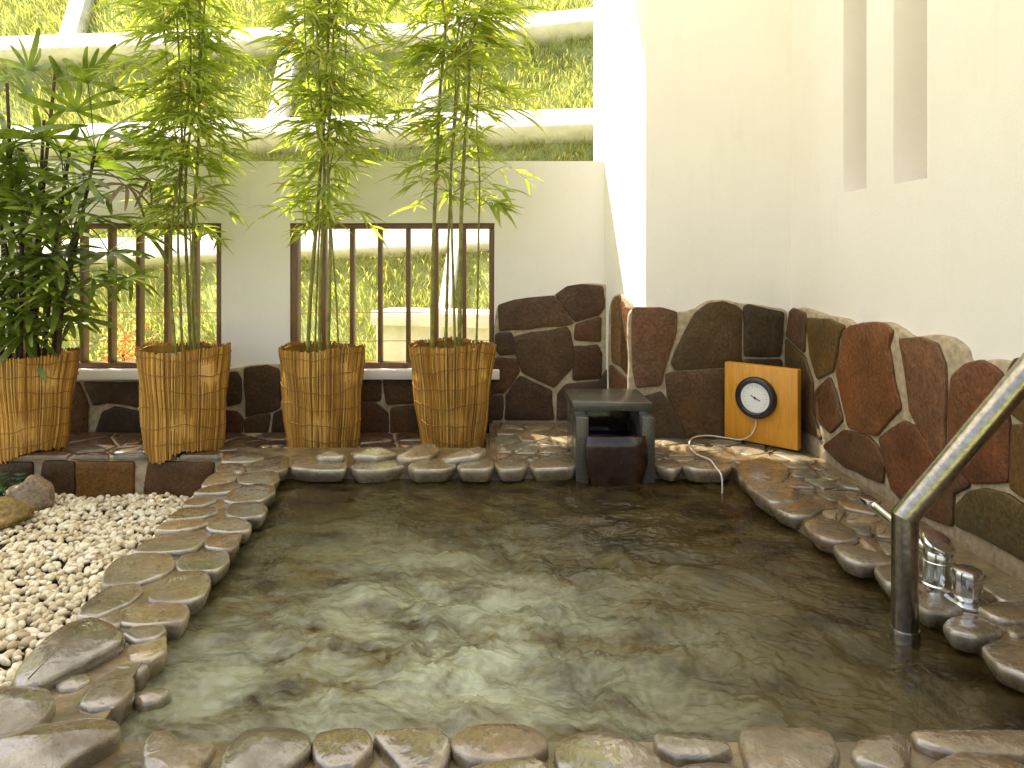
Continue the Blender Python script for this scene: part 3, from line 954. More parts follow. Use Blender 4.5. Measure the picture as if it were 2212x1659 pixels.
side = [
 ([(342,262),(362,240),(438,272),(430,515),(322,408)], (0.105,0.070,0.055)),
 ([(448,302),(600,312),(690,352),(655,420),(618,635),(520,688),(475,540)], (0.105,0.080,0.036)),
 ([(312,440),(436,556),(486,715),(484,900),(540,1080),(312,960)], (0.095,0.068,0.034)),
 ([(645,640),(690,390),(730,358),(900,332),(950,342),(1000,385),(972,480),(1008,700),(1052,880),(900,1052),(722,1000),(690,860)], (0.165,0.082,0.040)),
 ([(512,772),(598,688),(640,800),(678,958),(600,1036),(545,980),(495,900)], (0.105,0.060,0.036)),
 ([(562,1130),(690,1032),(850,1072),(900,1130),(948,1240),(938,1362),(700,1260)], (0.092,0.056,0.034)),
 ([(922,1082),(1078,972),(1160,1012),(1308,1270),(1200,1390),(1090,1500),(1000,1400),(962,1250)], (0.110,0.056,0.032)),
 ([(1055,442),(1180,430),(1288,472),(1338,600),(1343,760),(1338,1180),(1300,1205),(1200,1048),(1122,900),(1100,700)], (0.155,0.088,0.055)),
 ([(1392,682),(1480,602),(1580,580),(1655,622),(1700,660),(1735,760),(1720,870),(1500,1090),(1380,1215),(1372,900)], (0.140,0.072,0.045)),
 ([(1760,640),(1800,572),(1900,560),(2040,600),(2100,900),(1900,1000),(1760,900)], (0.125,0.085,0.040)),
 ([(1400,1250),(1500,1110),(1735,890),(1752,1000),(1745,1350),(1520,1360)], (0.125,0.055,0.030)),
 ([(1785,1000),(2100,1030),(2120,1420),(1900,1480),(1772,1400)], (0.135,0.085,0.035)),
 ([(1420,1640),(1418,1520),(1500,1432),(1600,1412),(1750,1450),(1900,1560),(2030,1700),(2150,2040),(1866,1870),(1600,1720)], (0.075,0.070,0.036)),
 ([(1100,1510),(1330,1290),(1390,1260),(1500,1375),(1390,1430),(1385,1640),(1250,1590)], (0.10,0.06,0.035)),
]
for st, c in side:
    face_stone(Z(st, ks, ox3, oy3), PS, NS, 0.015, vary(c, 0.05, 0.03), SW, bev=0.007, dome=0.003)
# stones towards the camera, outside the frame
s = MB(); s.box(XS-0.0325, XS-0.0005, -0.5, 2.10, -0.2, 0.72)
s.build("mortar", M_MORTAR, SW, False)
for c in voronoi([(-0.45,0.0),(2.19,0.0),(2.19,0.72),(-0.45,0.72)], 0.30, 0.012, 0.34):
    slab("stone", c, (XS-0.030,0,0), EY, EZ, -EX, 0.016, 0.007, 0.003, M_WALLSTONE, SW, vary(random.choice([(0.12,0.07,0.04),(0.10,0.075,0.04),(0.14,0.08,0.05)]), 0.15), (0.13,0.25))

# ---- unseen translucent roof with purlins, added to diffuse and shape the light
nt = NT("added_diffuser_sheet")
tr = nt.node("ShaderNodeBsdfTranslucent"); tr.inputs[0].default_value = (0.60, 0.595, 0.575, 1)
nt.b.inputs["Base Color"].default_value = (0.8, 0.8, 0.76, 1); nt.b.inputs["Roughness"].default_value = 0.4
mx = nt.node("ShaderNodeMixShader", i_0=0.75)
nt.link(nt.b.outputs[0], mx.inputs[1]); nt.link(tr.outputs[0], mx.inputs[2]); nt.link(mx.outputs[0], nt.out.inputs[0])
v = []; f = []
ncx = 240
for i in range(ncx+1):
    xx = -4.7 + (XS+0.35+4.7)*i/ncx
    zz = ZTOP+0.06+0.012*math.cos(i*math.pi/2)
    v += [(xx, 0.5, zz), (xx, 4.66, zz)]
f = [(2*i, 2*i+1, 2*i+3, 2*i+2) for i in range(ncx)]
can = struct(mk("added_canopy", v, f, nt.m, None, True), "unseen corrugated frosted sheet added over the bath to diffuse sunlight")
for yy in (0.6, 1.5, 2.4, 3.3, 4.58):
    q = MB(); q.bbox(-4.7, XS+0.35, yy-0.03, yy+0.03, ZTOP-0.02, ZTOP+0.044, 0.004); q.build("purlin", M_FRAME, can)

# ---- hillside beyond the wall, with a concrete lattice
Y0H, Z0H, MH = 6.9, -0.25, 1.42
def hz(Y, X=0.0):
    return Z0H + MH*(Y-Y0H)
v = []; f = []
nxh, nyh = 60, 40
XH = np.linspace(-14, 9, nxh)
TH = np.linspace(0, 1, nyh)
for j in range(nyh):
    for i in range(nxh):
        Yh = 5.0 + TH[j]*11.0
        zz = (Z0H + 0.02*(Yh-5)) if Yh < Y0H else hz(Yh)
        v.append((XH[i], Yh, zz + 0.05*math.sin(XH[i]*2.1+Yh*1.7)+0.04*math.sin(XH[i]*4.3-Yh*3.1)))
f = [(j*nxh+i, j*nxh+i+1, (j+1)*nxh+i+1, (j+1)*nxh+i) for j in range(nyh-1) for i in range(nxh-1)]
struct(mk("hillside", v, f, M_EARTH, None, True, (0, 9, 0)), "steep sunlit grassy slope behind the garden wall")

LAT = empty("slope_frame", (-2, 8.5, 1.5))
thing(LAT, "white concrete lattice of beams and ribs on the grassy slope", "retaining frame")
NH = Vector((0, -MH, 1)).normalized()
TU = Vector((0, 1, MH)).normalized()
def beam(name, p0, p1, wid, dep):
    """square beam lying on the slope between p0 and p1"""
    p0, p1 = Vector(p0), Vector(p1)
    d_ = (p1-p0); L = d_.length; d_.normalize()
    side_ = NH.cross(d_).normalized()
    M = Matrix((( d_.x, side_.x, NH.x, p0.x), (d_.y, side_.y, NH.y, p0.y), (d_.z, side_.z, NH.z, p0.z), (0,0,0,1)))
    q = MB(); q.bbox(0, L, -wid/2, wid/2, -0.12, dep, 0.03, 2, M)
    return q.build(name, M_CONCRETE, LAT)
def onslope(x, y):
    return hit(x, y, (0, Y0H, Z0H), NH)
for (xa, ya, xb, yb) in ((2100,478,-500,585),(2100,262,-500,345),(2100,-20,1000,98),(1010,97,-500,150)):
    a = onslope(xa, ya); c = onslope(xb, yb)
    beam("beam", a, c, 0.30, 0.30 if ya < 300 else 0.16)
for (xa, ya, xb, yb) in ((150,140,205,-60),(598,300,650,40),(905,285,1010,20),(960,700,985,530)):
    beam("rib", onslope(xa, ya), onslope(xb, yb), 0.24 if ya < 500 else 0.13, 0.22)

# grass on the slope: tufts of bent blades
NBL = 90000
bx = rng.uniform(-9, 2.6, NBL)
by = np.where(rng.random(NBL) < 0.2, rng.uniform(5.1, 6.9, NBL), rng.uniform(6.9, 11.2, NBL))
tuft = rng.integers(0, 7000, NBL)
tx, ty = rng.uniform(-9, 2.6, 7000), np.where(rng.random(7000) < 0.2, rng.uniform(5.1, 6.9, 7000), rng.uniform(6.9, 11.2, 7000))
mixm = rng.random(NBL) < 0.5
bx = np.where(mixm, tx[tuft]+rng.normal(0, 0.07, NBL), bx)
by = np.where(mixm, ty[tuft]+rng.normal(0, 0.06, NBL), by)
by = np.clip(by, 5.05, 11.3)
bz = np.where(by < Y0H, Z0H+0.02*(by-5), Z0H+MH*(by-Y0H)) - 0.02
ln = rng.uniform(0.09, 0.25, NBL)
az = rng.uniform(0, 2*np.pi, NBL)
lean = rng.uniform(0.2, 0.9, NBL)
dx, dy, dz = np.cos(az)*lean, np.sin(az)*lean-0.45, np.ones(NBL)
nrm = np.sqrt(dx**2+dy**2+dz**2); dx, dy, dz = dx/nrm, dy/nrm, dz/nrm
wd = rng.uniform(0.004, 0.009, NBL)
px_, py_ = -np.sin(az)*wd, np.cos(az)*wd
P0 = np.stack([bx, by, bz], 1)
Dv = np.stack([dx, dy, dz], 1)
Wv = np.stack([px_, py_, np.zeros(NBL)], 1)
mid = P0 + Dv*(ln*0.55)[:, None]
tip = P0 + Dv*ln[:, None] + np.stack([dx*ln*0.25, dy*ln*0.25-0.02, -0.22*ln], 1)
allv = np.stack([P0-Wv, P0+Wv, mid+Wv*0.8, mid-Wv*0.8, tip], 1).reshape(-1, 3)
fa = []
for i in range(NBL):
    q = i*5
    fa.append((q, q+1, q+2, q+3)); fa.append((q+3, q+2, q+4))
stuff(mk("grass", allv, fa, M_GRASS, None, True, (0, 8, 0)), "long yellow green grass growing over the slope", "grass")

# concrete gutter and wire fence seen through the right window
s = MB(); p = [px(800,672,6.7), px(1110,700,6.3)]
dv = (p[1]-p[0]); ang = math.atan2(dv.y, dv.x)
M = Matrix.Translation(p[0]) @ Matrix.Rotation(ang, 4, 'Z')
s.bbox(0, dv.length, 0, 0.5, -0.13, 0.0, 0.008, 2, M)
s.bbox(0, dv.length, 0.12, 0.5, -0.5, -0.128, 0.008, 2, M)
thing(s.build("concrete_gutter", M_CONCRETE, None, 'auto'), "pale concrete gutter crossing the grass behind the right window", "gutter")
FE = empty("wire_fence", (-1.5, 5.8, -0.25))
thing(FE, "thin wire fence on slim posts just beyond the barred windows", "fence")
for zz in (0.63, 0.40):
    q = MB(); q.tube([(-4.5,5.8,zz),(-1.5,5.8,zz-0.012),(0.75,5.8,zz)], 0.004, 5); q.build("wire", M_TWINE, FE)
for xx in (-3.9, -2.15, -0.385):
    q = MB(); q.bbox(xx-0.018, xx+0.018, 5.79, 5.826, -0.3, 0.655, 0.003); q.build("post", M_CONCRETE, FE)

# ---- gravel bed
def ico(sub):
    bm = bmesh.new(); bmesh.ops.create_icosphere(bm, subdivisions=sub, radius=1.0)
    v_ = np.array([q.co[:] for q in bm.verts]); f_ = np.array([[q.index for q in t.verts] for t in bm.faces]); bm.free()
    return v_, f_
IV, IF = ico(2)
s = MB(); s.prism([(-4.2,1.2),(-1.0,1.2),(-1.0,4.115),(-4.2,4.115)], -0.45, ZG-0.035)
struct(s.build("gravel_base", M_SOIL, None, False), "earth under the white gravel")
pts = []
gxs = -1.21-0.01
step = 0.0275
yy = 1.9
while yy < 4.10:
    xx = -3.5
    while xx < -1.1:
        X_ = xx + random.uniform(-0.012, 0.012); Y_ = yy+random.uniform(-0.012, 0.012)
        lim = -1.23 + (Y_-1.95)*(-0.20/2.1)
        # only the wedge that can be seen from around the photo's standpoint
        if X_ < lim+0.02 and X_ > -0.92*Y_-0.10:
            pts.append((X_, Y_))
        xx += step
    yy += step
pts = np.array(pts)
n = len(pts)
sc = rng.uniform(0.0115, 0.0215, (n, 1))*np.stack([rng.uniform(0.9, 1.45, n), rng.uniform(0.75, 1.1, n), rng.uniform(0.55, 0.85, n)], 1)
def rotm(a):
    q = np.empty((len(a), 3, 3))
    for i, (x, y, z) in enumerate(a):
        q[i] = np.array(Matrix.Rotation(z, 3, 'Z') @ Matrix.Rotation(y, 3, 'Y') @ Matrix.Rotation(x, 3, 'X'))
    return q
RM = rotm(np.stack([rng.normal(0, 0.45, n), rng.normal(0, 0.45, n), rng.uniform(0, 6.28, n)], 1))
lump = 1 + 0.16*np.sin(IV[None]*rng.uniform(1.5, 3.2, (n, 1, 3)) + rng.uniform(0, 6.28, (n, 1, 3))).sum(2, keepdims=True)/1.7
PV = np.einsum('nij,nkj->nki', RM, IV[None]*lump*sc[:, None, :])
und = 0.012*np.sin(pts[:, 0]*9)*np.sin(pts[:, 1]*8)
cen = np.stack([pts[:, 0], pts[:, 1], ZG-0.012 + und + rng.uniform(-0.012, 0.012, n)], 1)
PV = (PV + cen[:, None, :]).reshape(-1, 3)
PF = (IF[None] + (np.arange(n)*len(IV))[:, None, None]).reshape(-1, 3)
stuff(mk("gravel", PV, PF.tolist(), M_PEBBLE, None, True, (-1.8, 3, ZG)), "bed of white gravel left of the bath", "gravel")

# ================================================================== OBJECTS
# ---- stone water spout
ZO = Vector((0.66, 3.9, -0.03))
SP = empty("water_spout", ZO)
thing(SP, "dark grey stone water spout box pouring into the far end of the bath", "water spout")
q = MB(); q.bbox(0.452, 0.868, 3.74, 4.12, 0.275, 0.322, 0.006); q.build("lid", M_GRANITE, SP)
for (a, c) in ((0.462, 0.520), (0.800, 0.858)):
    q = MB(); q.bbox(a, c, 3.752, 4.10, -0.10, 0.2745, 0.004)
    q.build("side_panel", M_GRANITE, SP)
    q = MB(); q.bbox(a-0.003, c+0.003, 3.655, 3.7515, -0.12, 0.262, 0.004)
    q.build("front_post", M_GRANITE, SP)
q = MB(); q.bbox(0.521, 0.799, 4.04, 4.098, -0.1, 0.2745, 0.003); q.build("back_panel", M_DARKWET_SHADE, SP)  # dark colour on panel and trough stands in for shade inside the box
q = MB(); q.bbox(0.521, 0.799, 3.70, 4.04, 0.04, 0.10, 0.003); q.build("trough", M_DARKWET_SHADE, SP)
# overflow lip: curved apron that bellies out and narrows to the water
v = []; f = []
nu, nv = 20, 16
for j in range(nv):
    t = j/(nv-1)
    zz = 0.172 - t*0.275
    half = 0.146 + 0.012*math.sin(math.pi*min(1, t*1.3)) - 0.030*max(0, (t-0.45)/0.55)**1.6
    for i in range(nu):
        u_ = -1+2*i/(nu-1)
        yy = 3.615 - 0.012*math.sin(math.pi*min(1, 0.25+t*0.7)) + 0.018*abs(u_)**8 + 0.012*(1-min(1, t*8))
        v.append((0.660+u_*half, yy, zz))
nf = len(v)
for j in range(nv):
    for i in range(nu):
        p = v[j*nu+i]; v.append((p[0], p[1]+0.03, p[2]))
for o_, fl in ((0, False), (nf, True)):
    for j in range(nv-1):
        for i in range(nu-1):
            qd = (o_+j*nu+i, o_+(j+1)*nu+i, o_+(j+1)*nu+i+1, o_+j*nu+i+1)
            f.append(qd[::-1] if fl else qd)
for i in range(nu-1):
    f.append((i, i+1, nf+i+1, nf+i)); f.append(((nv-1)*nu+i, nf+(nv-1)*nu+i, nf+(nv-1)*nu+i+1, (nv-1)*nu+i+1))
for j in range(nv-1):
    f.append((j*nu, nf+j*nu, nf+(j+1)*nu, (j+1)*nu)); f.append((j*nu+nu-1, (j+1)*nu+nu-1, nf+(j+1)*nu+nu-1, nf+j*nu+nu-1))
mk("overflow_apron", v, f, M_DARKWET_SHADE, SP, 'auto')

# ---- thermometer box
BL = Vector((1.412, 4.25, 0.0)); BRt = Vector((1.715, 3.95, 0.0))
ux = (BRt-BL).normalized(); wB = (BRt-BL).length
nb = Vector((ux.y, -ux.x, 0))         # outward, towards the bath
if nb.y > 0: nb = -nb
MBX = Matrix(((ux.x, -nb.x, 0, BL.x), (ux.y, -nb.y, 0, BL.y), (0, 0, 1, 0.012), (0, 0, 0, 1)))   # local: x along board, y into corner, z up
TH_ = empty("thermometer_box", (1.56, 4.10, 0.012))
thing(TH_, "orange wooden board with a round black rimmed dial leaning in the stone corner", "thermometer")
q = MB(); q.bbox(0, wB, 0, 0.055, 0, 0.445, 0.004, 2, MBX); q.build("board", M_BOXWOOD, TH_)
MD = MBX @ Matrix.Translation((wB*0.46, 0, 0.262)) @ Matrix.Rotation(R(90), 4, 'X')
q = MB(); q.lathe([(0.108,-0.002),(0.119,0.004),(0.119,0.022),(0.115,0.032),(0.106,0.038),(0.094,0.038),(0.087,0.032),(0.0855,0.020)], MD, 48)
bz_ = q.build("bezel", M_BLACK, TH_)
q = MB(); q.lathe([(0.085,0.0205),(0.085,0.0235),(0.0001,0.0235)], MD, 48); dl = q.build("dial_face", M_WHITEDIAL, TH_)
q = MB()
for k_ in range(28):
    if k_ in (19,20,21,22,23): continue
    a = R(k_*360/28)
    r0 = 0.064 if k_ % 2 else 0.058
    M = MD @ Matrix.Rotation(a, 4, 'Z')
    q.bbox(r0, 0.072, -0.0007, 0.0007, 0.0237, 0.0243, 0.0002, 1, M)
q.build("scale_mark", M_BLACK, TH_)
q = MB(); M = MD @ Matrix.Rotation(R(-25), 4, 'Z')
q.bbox(-0.030, 0.034, -0.0022, 0.0022, 0.0250, 0.0262, 0.0004, 1, M)
q.lathe([(0.006,0.0243),(0.006,0.0285),(0.0001,0.0288)], MD, 16)
q.build("needle", M_BLACK, TH_)
# cable: hangs from the dial, loops over the paving and drops into the water
c0 = MBX @ Vector((wB*0.46, -0.006, 0.155))
cab = [c0, MBX @ Vector((wB*0.455,-0.014,0.10)), MBX @ Vector((wB*0.40,-0.022,0.045)), MBX @ Vector((wB*0.27,-0.03,0.010))]
cab += [hit(1575, 947, (0,0,0.012), EZ), hit(1530, 941, (0,0,0.014), EZ), hit(1497, 946, (0,0,0.014), EZ), hit(1489, 962, (0,0,0.016), EZ), hit(1503, 980, (0,0,0.022), EZ), hit(1533, 993, (0,0,0.026), EZ)]
e = hit(1545, 1008, (0,0,0.030), EZ)
cab += [e, Vector((e.x+0.008, e.y-0.075, 0.0)), Vector((e.x+0.006, e.y-0.085, -0.12))]
q = MB(); q.tube(smooth_curve(cab, 8), 0.0042, 8); q.build("cable", M_CABLE, TH_)

# ---- handrail
RB = Vector((1.263, 2.164, -0.5))
RT = Vector((1.263, 2.164, 0.307))
RE = Vector((1.86, 1.97, 1.215))
dirv = (RE-RT).normalized()
HR = empty("handrail", (1.263, 2.164, ZW))
thing(HR, "brushed steel handrail rising out of the water at the right bank", "handrail")
rr_ = 0.0365
q = MB()
bis = (Vector((0,0,1)) + dirv).normalized()
def mitred(P0, P1, plane_at_end, bisn, r, n=28):
    d0 = (P1-P0).normalized()
    a = d0.cross(Vector((0.3,1,0.1))).normalized(); b2 = d0.cross(a)
    v0 = []; v1 = []
    for k in range(n):
        t = 2*math.pi*k/n
        off = (a*math.cos(t)+b2*math.sin(t))*r
        v0.append(P0+off)
        p = P1+off
        v1.append(p - d0*((p-plane_at_end).dot(bisn)/d0.dot(bisn)))
    return v0+v1, [(k, (k+1) % n, (k+1) % n+n, k+n) for k in range(n)] + [tuple(range(n-1,-1,-1)), tuple(range(n, 2*n))]
vv, ff = mitred(RB, RT, RT, bis, rr_); q.add(vv, ff); q.build("upright", M_STEEL, HR)
q = MB(); vv, ff = mitred(RE, RT, RT, bis, rr_); q.add(vv, ff); q.build("sloping_rail", M_STEEL, HR)
q = MB(); q.lathe([(0.0378,-0.06),(0.0405,-0.058),(0.0405,0.028),(0.0395,0.031),(0.0376,0.031)], Matrix.Translation((1.263,2.164,-0.06)), 32); q.build("collar", M_STEEL, HR)
tw_ = (XS-RT.x)/(RE.x-RT.x); pw_ = RT+(RE-RT)*tw_
q = MB(); q.lathe([(0.085,0.0),(0.085,0.006),(0.078,0.010),(0.052,0.012)], Matrix.Translation((XS, pw_.y, pw_.z)) @ Matrix.Rotation(R(-90), 4, "Y"), 32); q.build("wall_flange", M_STEEL, HR)

# ---- mixer tap and stop valve beside the rail
FA = empty("mixer_tap", (1.512, 2.40, -0.012))
thing(FA, "chrome mixer tap with slanted cap half hidden behind the steel handrail", "tap")
T0 = Matrix.Translation((1.512, 2.40, -0.010))
q = MB(); q.lathe([(0.052,0.0),(0.052,0.008),(0.046,0.012),(0.046,0.074),(0.048,0.076),(0.048,0.084),(0.046,0.086),(0.046,0.112),(0.043,0.118),(0.0001,0.119)], T0, 40); q.build("body", M_CHROME, FA)
TC = T0 @ Matrix.Translation((-0.006,0.01,0.122)) @ Matrix.Rotation(R(30), 4, Vector((0.9,0.35,0)))
q = MB(); q.lathe([(0.030,-0.012),(0.046,0.006),(0.052,0.018),(0.052,0.028),(0.048,0.034),(0.0001,0.040)], TC, 40); q.build("lever_cap", M_CHROME, FA)
q = MB(); q.tube([(1.500,2.44,0.09),(1.487,2.55,0.112),(1.470,2.72,0.145)], [0.020,0.018,0.017], 20)
q.bbox(-0.028, 0.028, -0.05, 0.03, -0.012, 0.010, 0.004, 2, Matrix.Translation((1.466,2.76,0.152))); q.build("spout", M_CHROME, FA)
VA = empty("stop_valve", (1.525, 2.275, -0.01))
thing(VA, "small round chrome valve knob on the paving right of the mixer tap", "valve")
q = MB(); q.lathe([(0.062,0.0),(0.062,0.006),(0.050,0.012),(0.0001,0.012)], Matrix.Translation((1.525,2.275,-0.008)), 40); q.build("flange", M_CHROME, VA)
prof = []
q = MB(); n = 64; pv = []
for (r, zz, fl) in ((0.030,0.012,0),(0.036,0.020,0),(0.0405,0.030,1),(0.043,0.085,1),(0.043,0.098,0),(0.040,0.105,0),(0.030,0.109,0)):
    for k in range(n):
        a = 2*math.pi*k/n
        r2 = r*(1-0.035*fl*(k % 4 < 1))
        pv.append((1.525+r2*math.cos(a), 2.275+r2*math.sin(a), zz-0.008))
mm = 7
pf = [(i*n+k, i*n+(k+1) % n, (i+1)*n+(k+1) % n, (i+1)*n+k) for i in range(mm-1) for k in range(n)] + [tuple((mm-1)*n+k for k in range(n))]
q.add(pv, pf); q.build("knob", M_CHROME, VA)

# ---- reed wrapped pots
def pot(name, cx, cy, zb, rt, rb, ry, ht, label, lobes, seed, dip=None):
    rnd = random.Random(seed)
    root = empty(name, (cx, cy, zb))
    thing(root, label, "plant pot", "reed wrapped plant pots on the ledge")
    NR = 150
    def rad(a):
        e = 1.0
        for (a0, amp, wd_) in lobes:
            dd = math.atan2(math.sin(a-a0), math.cos(a-a0))
            e += amp*math.exp(-(dd/wd_)**2)
        return e
    rows = [0, 0.14, 0.28, 0.42, 0.56, 0.70, 0.84, 1.0]
    v = []; f = []
    def edge(a, t, top, bot, off):
        r = (rb + (rt-rb)*t + 0.006*math.sin(t*9+a*3))*rad(a)*(1+0.02*math.sin(5*a+seed)) + off
        return (cx+r*math.cos(a), cy+r*math.sin(a)*ry, zb + bot + (top-bot)*t)
    NR = 210
    pitch = 2*math.pi/NR
    for k in range(NR):
        a0 = k*pitch + rnd.uniform(-0.2, 0.2)*pitch
        top = ht + rnd.uniform(-0.007, 0.006)+0.010*math.sin(2*a0+seed) + 0.004*math.sin(5*a0)
        bot = rnd.uniform(-0.016, 0.004) + 0.02*max(0, math.sin(a0)) - 0.012*math.sin(3*a0+seed)
        if dip:
            dd = math.atan2(math.sin(a0-dip[0]), math.cos(a0-dip[0]))
            bot -= dip[1]*math.exp(-(dd/dip[2])**4) - 0.012
        sw, bw_ = rnd.uniform(-0.9, 0.9)*pitch, rnd.uniform(-0.5, 0.5)*pitch
        off = rnd.uniform(-0.002, 0.0025)
        n0 = len(v)
        for t in rows:
            a = a0 + sw*(t-0.5) + bw_*math.sin(t*math.pi)
            hw = pitch*0.56
            for da, o2 in ((-hw, -0.003), (-hw*0.5, 0.0015), (hw*0.5, 0.0015), (hw, -0.003)):
                v.append(edge(a+da, t, top, bot, off+o2))
        for j in range(len(rows)-1):
            for i in range(3):
                q0 = n0+j*4+i
                f.append((q0, q0+1, q0+5, q0+4))
    # backing sheet inside the canes
    n = 120
    o_ = len(v)
    for off in (-0.006, -0.012):
        for t in (0.02, 0.5, 0.97):
            for i in range(n):
                a = 2*math.pi*i/n
                v.append(edge(a, t, ht+0.010*math.sin(2*a+seed)+0.004*math.sin(5*a), 0.01, off))
    for sh in range(2):
        for j in range(2):
            for i in range(n):
                q0 = o_+sh*3*n+j*n
                f.append((q0+i, q0+(i+1) % n, q0+n+(i+1) % n, q0+n+i))
    for i in range(n):
        f.append((o_+2*n+i, o_+2*n+(i+1) % n, o_+5*n+(i+1) % n, o_+5*n+i))
    mk("reed_mat", v, f, M_REED, root, True, (cx, cy, zb))
    for t in (0.09, 0.25, 0.43, 0.60, 0.77, 0.93):
        pts_ = []
        for i in range(81):
            a = 2*math.pi*i/80
            r = (rb+(rt-rb)*t + 0.006*math.sin(t*9+a*3))*rad(a)*(1+0.02*math.sin(5*a+seed)) + 0.004
            pts_.append((cx+r*math.cos(a), cy+r*math.sin(a)*ry, zb+ht*t+0.016*math.sin(2*a+seed*1.7+t*4)+0.007*math.sin(5*a+t*23+seed)+0.003*math.sin(14*a+t*50)))
        pts_[-1] = pts_[0]
        q = MB(); q.tube(pts_, 0.0022, 5, False); q.build("binding", M_TWINE, root)
    ri = (rt*0.83)
    q = MB()
    prof = [(rb*0.80,0.01),(ri*0.97,ht*0.86),(ri+0.012,ht*0.87),(ri+0.014,ht*0.895),(ri-0.004,ht*0.90),(ri-0.01,ht*0.84)]
    q.lathe(prof, Matrix.Translation((cx, cy, zb)) @ Matrix.Diagonal((1, min(1, ry*1.02), 1, 1)), 40)
    q.build("inner_pot", M_POTRIM, root)
    q = MB(); q.lathe([(ri-0.012,ht*0.80),(ri-0.012,ht*0.852),(ri*0.5,ht*0.865),(0.0001,ht*0.87)], Matrix.Translation((cx, cy, zb)) @ Matrix.Diagonal((1, min(1, ry), 1, 1)), 32)
    q.build("soil", M_SOIL, root)
    return root
ZL = -0.055
PX = lambda x, Y: (x-1050)*Y/F
pot("reed_wrapped_pot", PX(60,4.24), 4.26, ZL, 0.270, 0.200, 0.76, 0.570, "reed wrapped pot holding the dark fan palm at the left edge", [(R(-112),0.10,0.45),(R(-55),-0.05,0.22)], 1, (R(-112), 0.035, 0.5))
pot("reed_wrapped_pot", PX(399,4.29), 4.29, ZL, 0.262, 0.222, 0.86, 0.600, "reed wrapped pot with a folded lobed mat below the left window", [(R(-116),0.12,0.40),(R(-68),-0.07,0.20),(R(-35),0.03,0.3)], 2, (R(-114), 0.045, 0.46))
pot("reed_wrapped_pot", PX(697,4.36), 4.36, ZL, 0.255, 0.214, 0.86, 0.590, "reed wrapped pot straight under the middle bamboo, second from the right", [(R(-95),0.03,0.12),(R(-140),-0.02,0.4)], 3)
pot("reed_wrapped_pot", PX(978,4.38), 4.38, ZL, 0.262, 0.190, 0.86, 0.605, "strongly tapered reed wrapped pot nearest to the stone water spout", [(R(-60),0.03,0.15),(R(-120),0.02,0.15)], 4)

# ---- bamboo
def leaf_mesh(name, L, W, bend, fold, mat):
    ts = [0, 0.12, 0.35, 0.6, 0.82, 1.0]
    ws = [0.12, 0.75, 1.0, 0.8, 0.42, 0.02]
    v = []
    for t, w_ in zip(ts, ws):
        x = L*t; z = -bend*L*t*t
        v += [(x, -W*w_/2, z+fold*W*w_/2), (x, 0, z), (x, W*w_/2, z+fold*W*w_/2)]
    f = []
    for i in range(5):
        a = i*3
        f += [(a, a+3, a+4, a+1), (a+1, a+4, a+5, a+2)]
    me = bpy.data.meshes.new(name)
    me.from_pydata(v, [], f)
    me.polygons.foreach_set("use_smooth", [True]*len(f))
    me.materials.append(mat)
    return me, np.array(v), f
LEAVES = [leaf_mesh("leaf", 0.173, 0.0196, 0.22, 0.3, M_BLEAF), leaf_mesh("leaf", 0.139, 0.0174, 0.4, 0.2, M_BLEAF), leaf_mesh("leaf", 0.195, 0.0218, 0.32, 0.35, M_BLEAF), leaf_mesh("leaf", 0.111, 0.0151, 0.15, 0.3, M_BLEAF)]
DRY = leaf_mesh("leaf", 0.13, 0.013, 0.5, 0.5, M_BDRY)

def leaf_mat(pos, d_, roll, sc_=1.0):
    x = d_.normalized()
    up = Vector((0, 0, 1))
    y = up.cross(x)
    if y.length < 1e-3: y = Vector((0, 1, 0))
    y.normalize()
    z = x.cross(y)
    q = Quaternion(x, roll)
    y = q @ y; z = q @ z
    return Matrix(((x.x*sc_, y.x*sc_, z.x*sc_, pos.x), (x.y*sc_, y.y*sc_, z.y*sc_, pos.y), (x.z*sc_, y.z*sc_, z.z*sc_, pos.z), (0,0,0,1)))

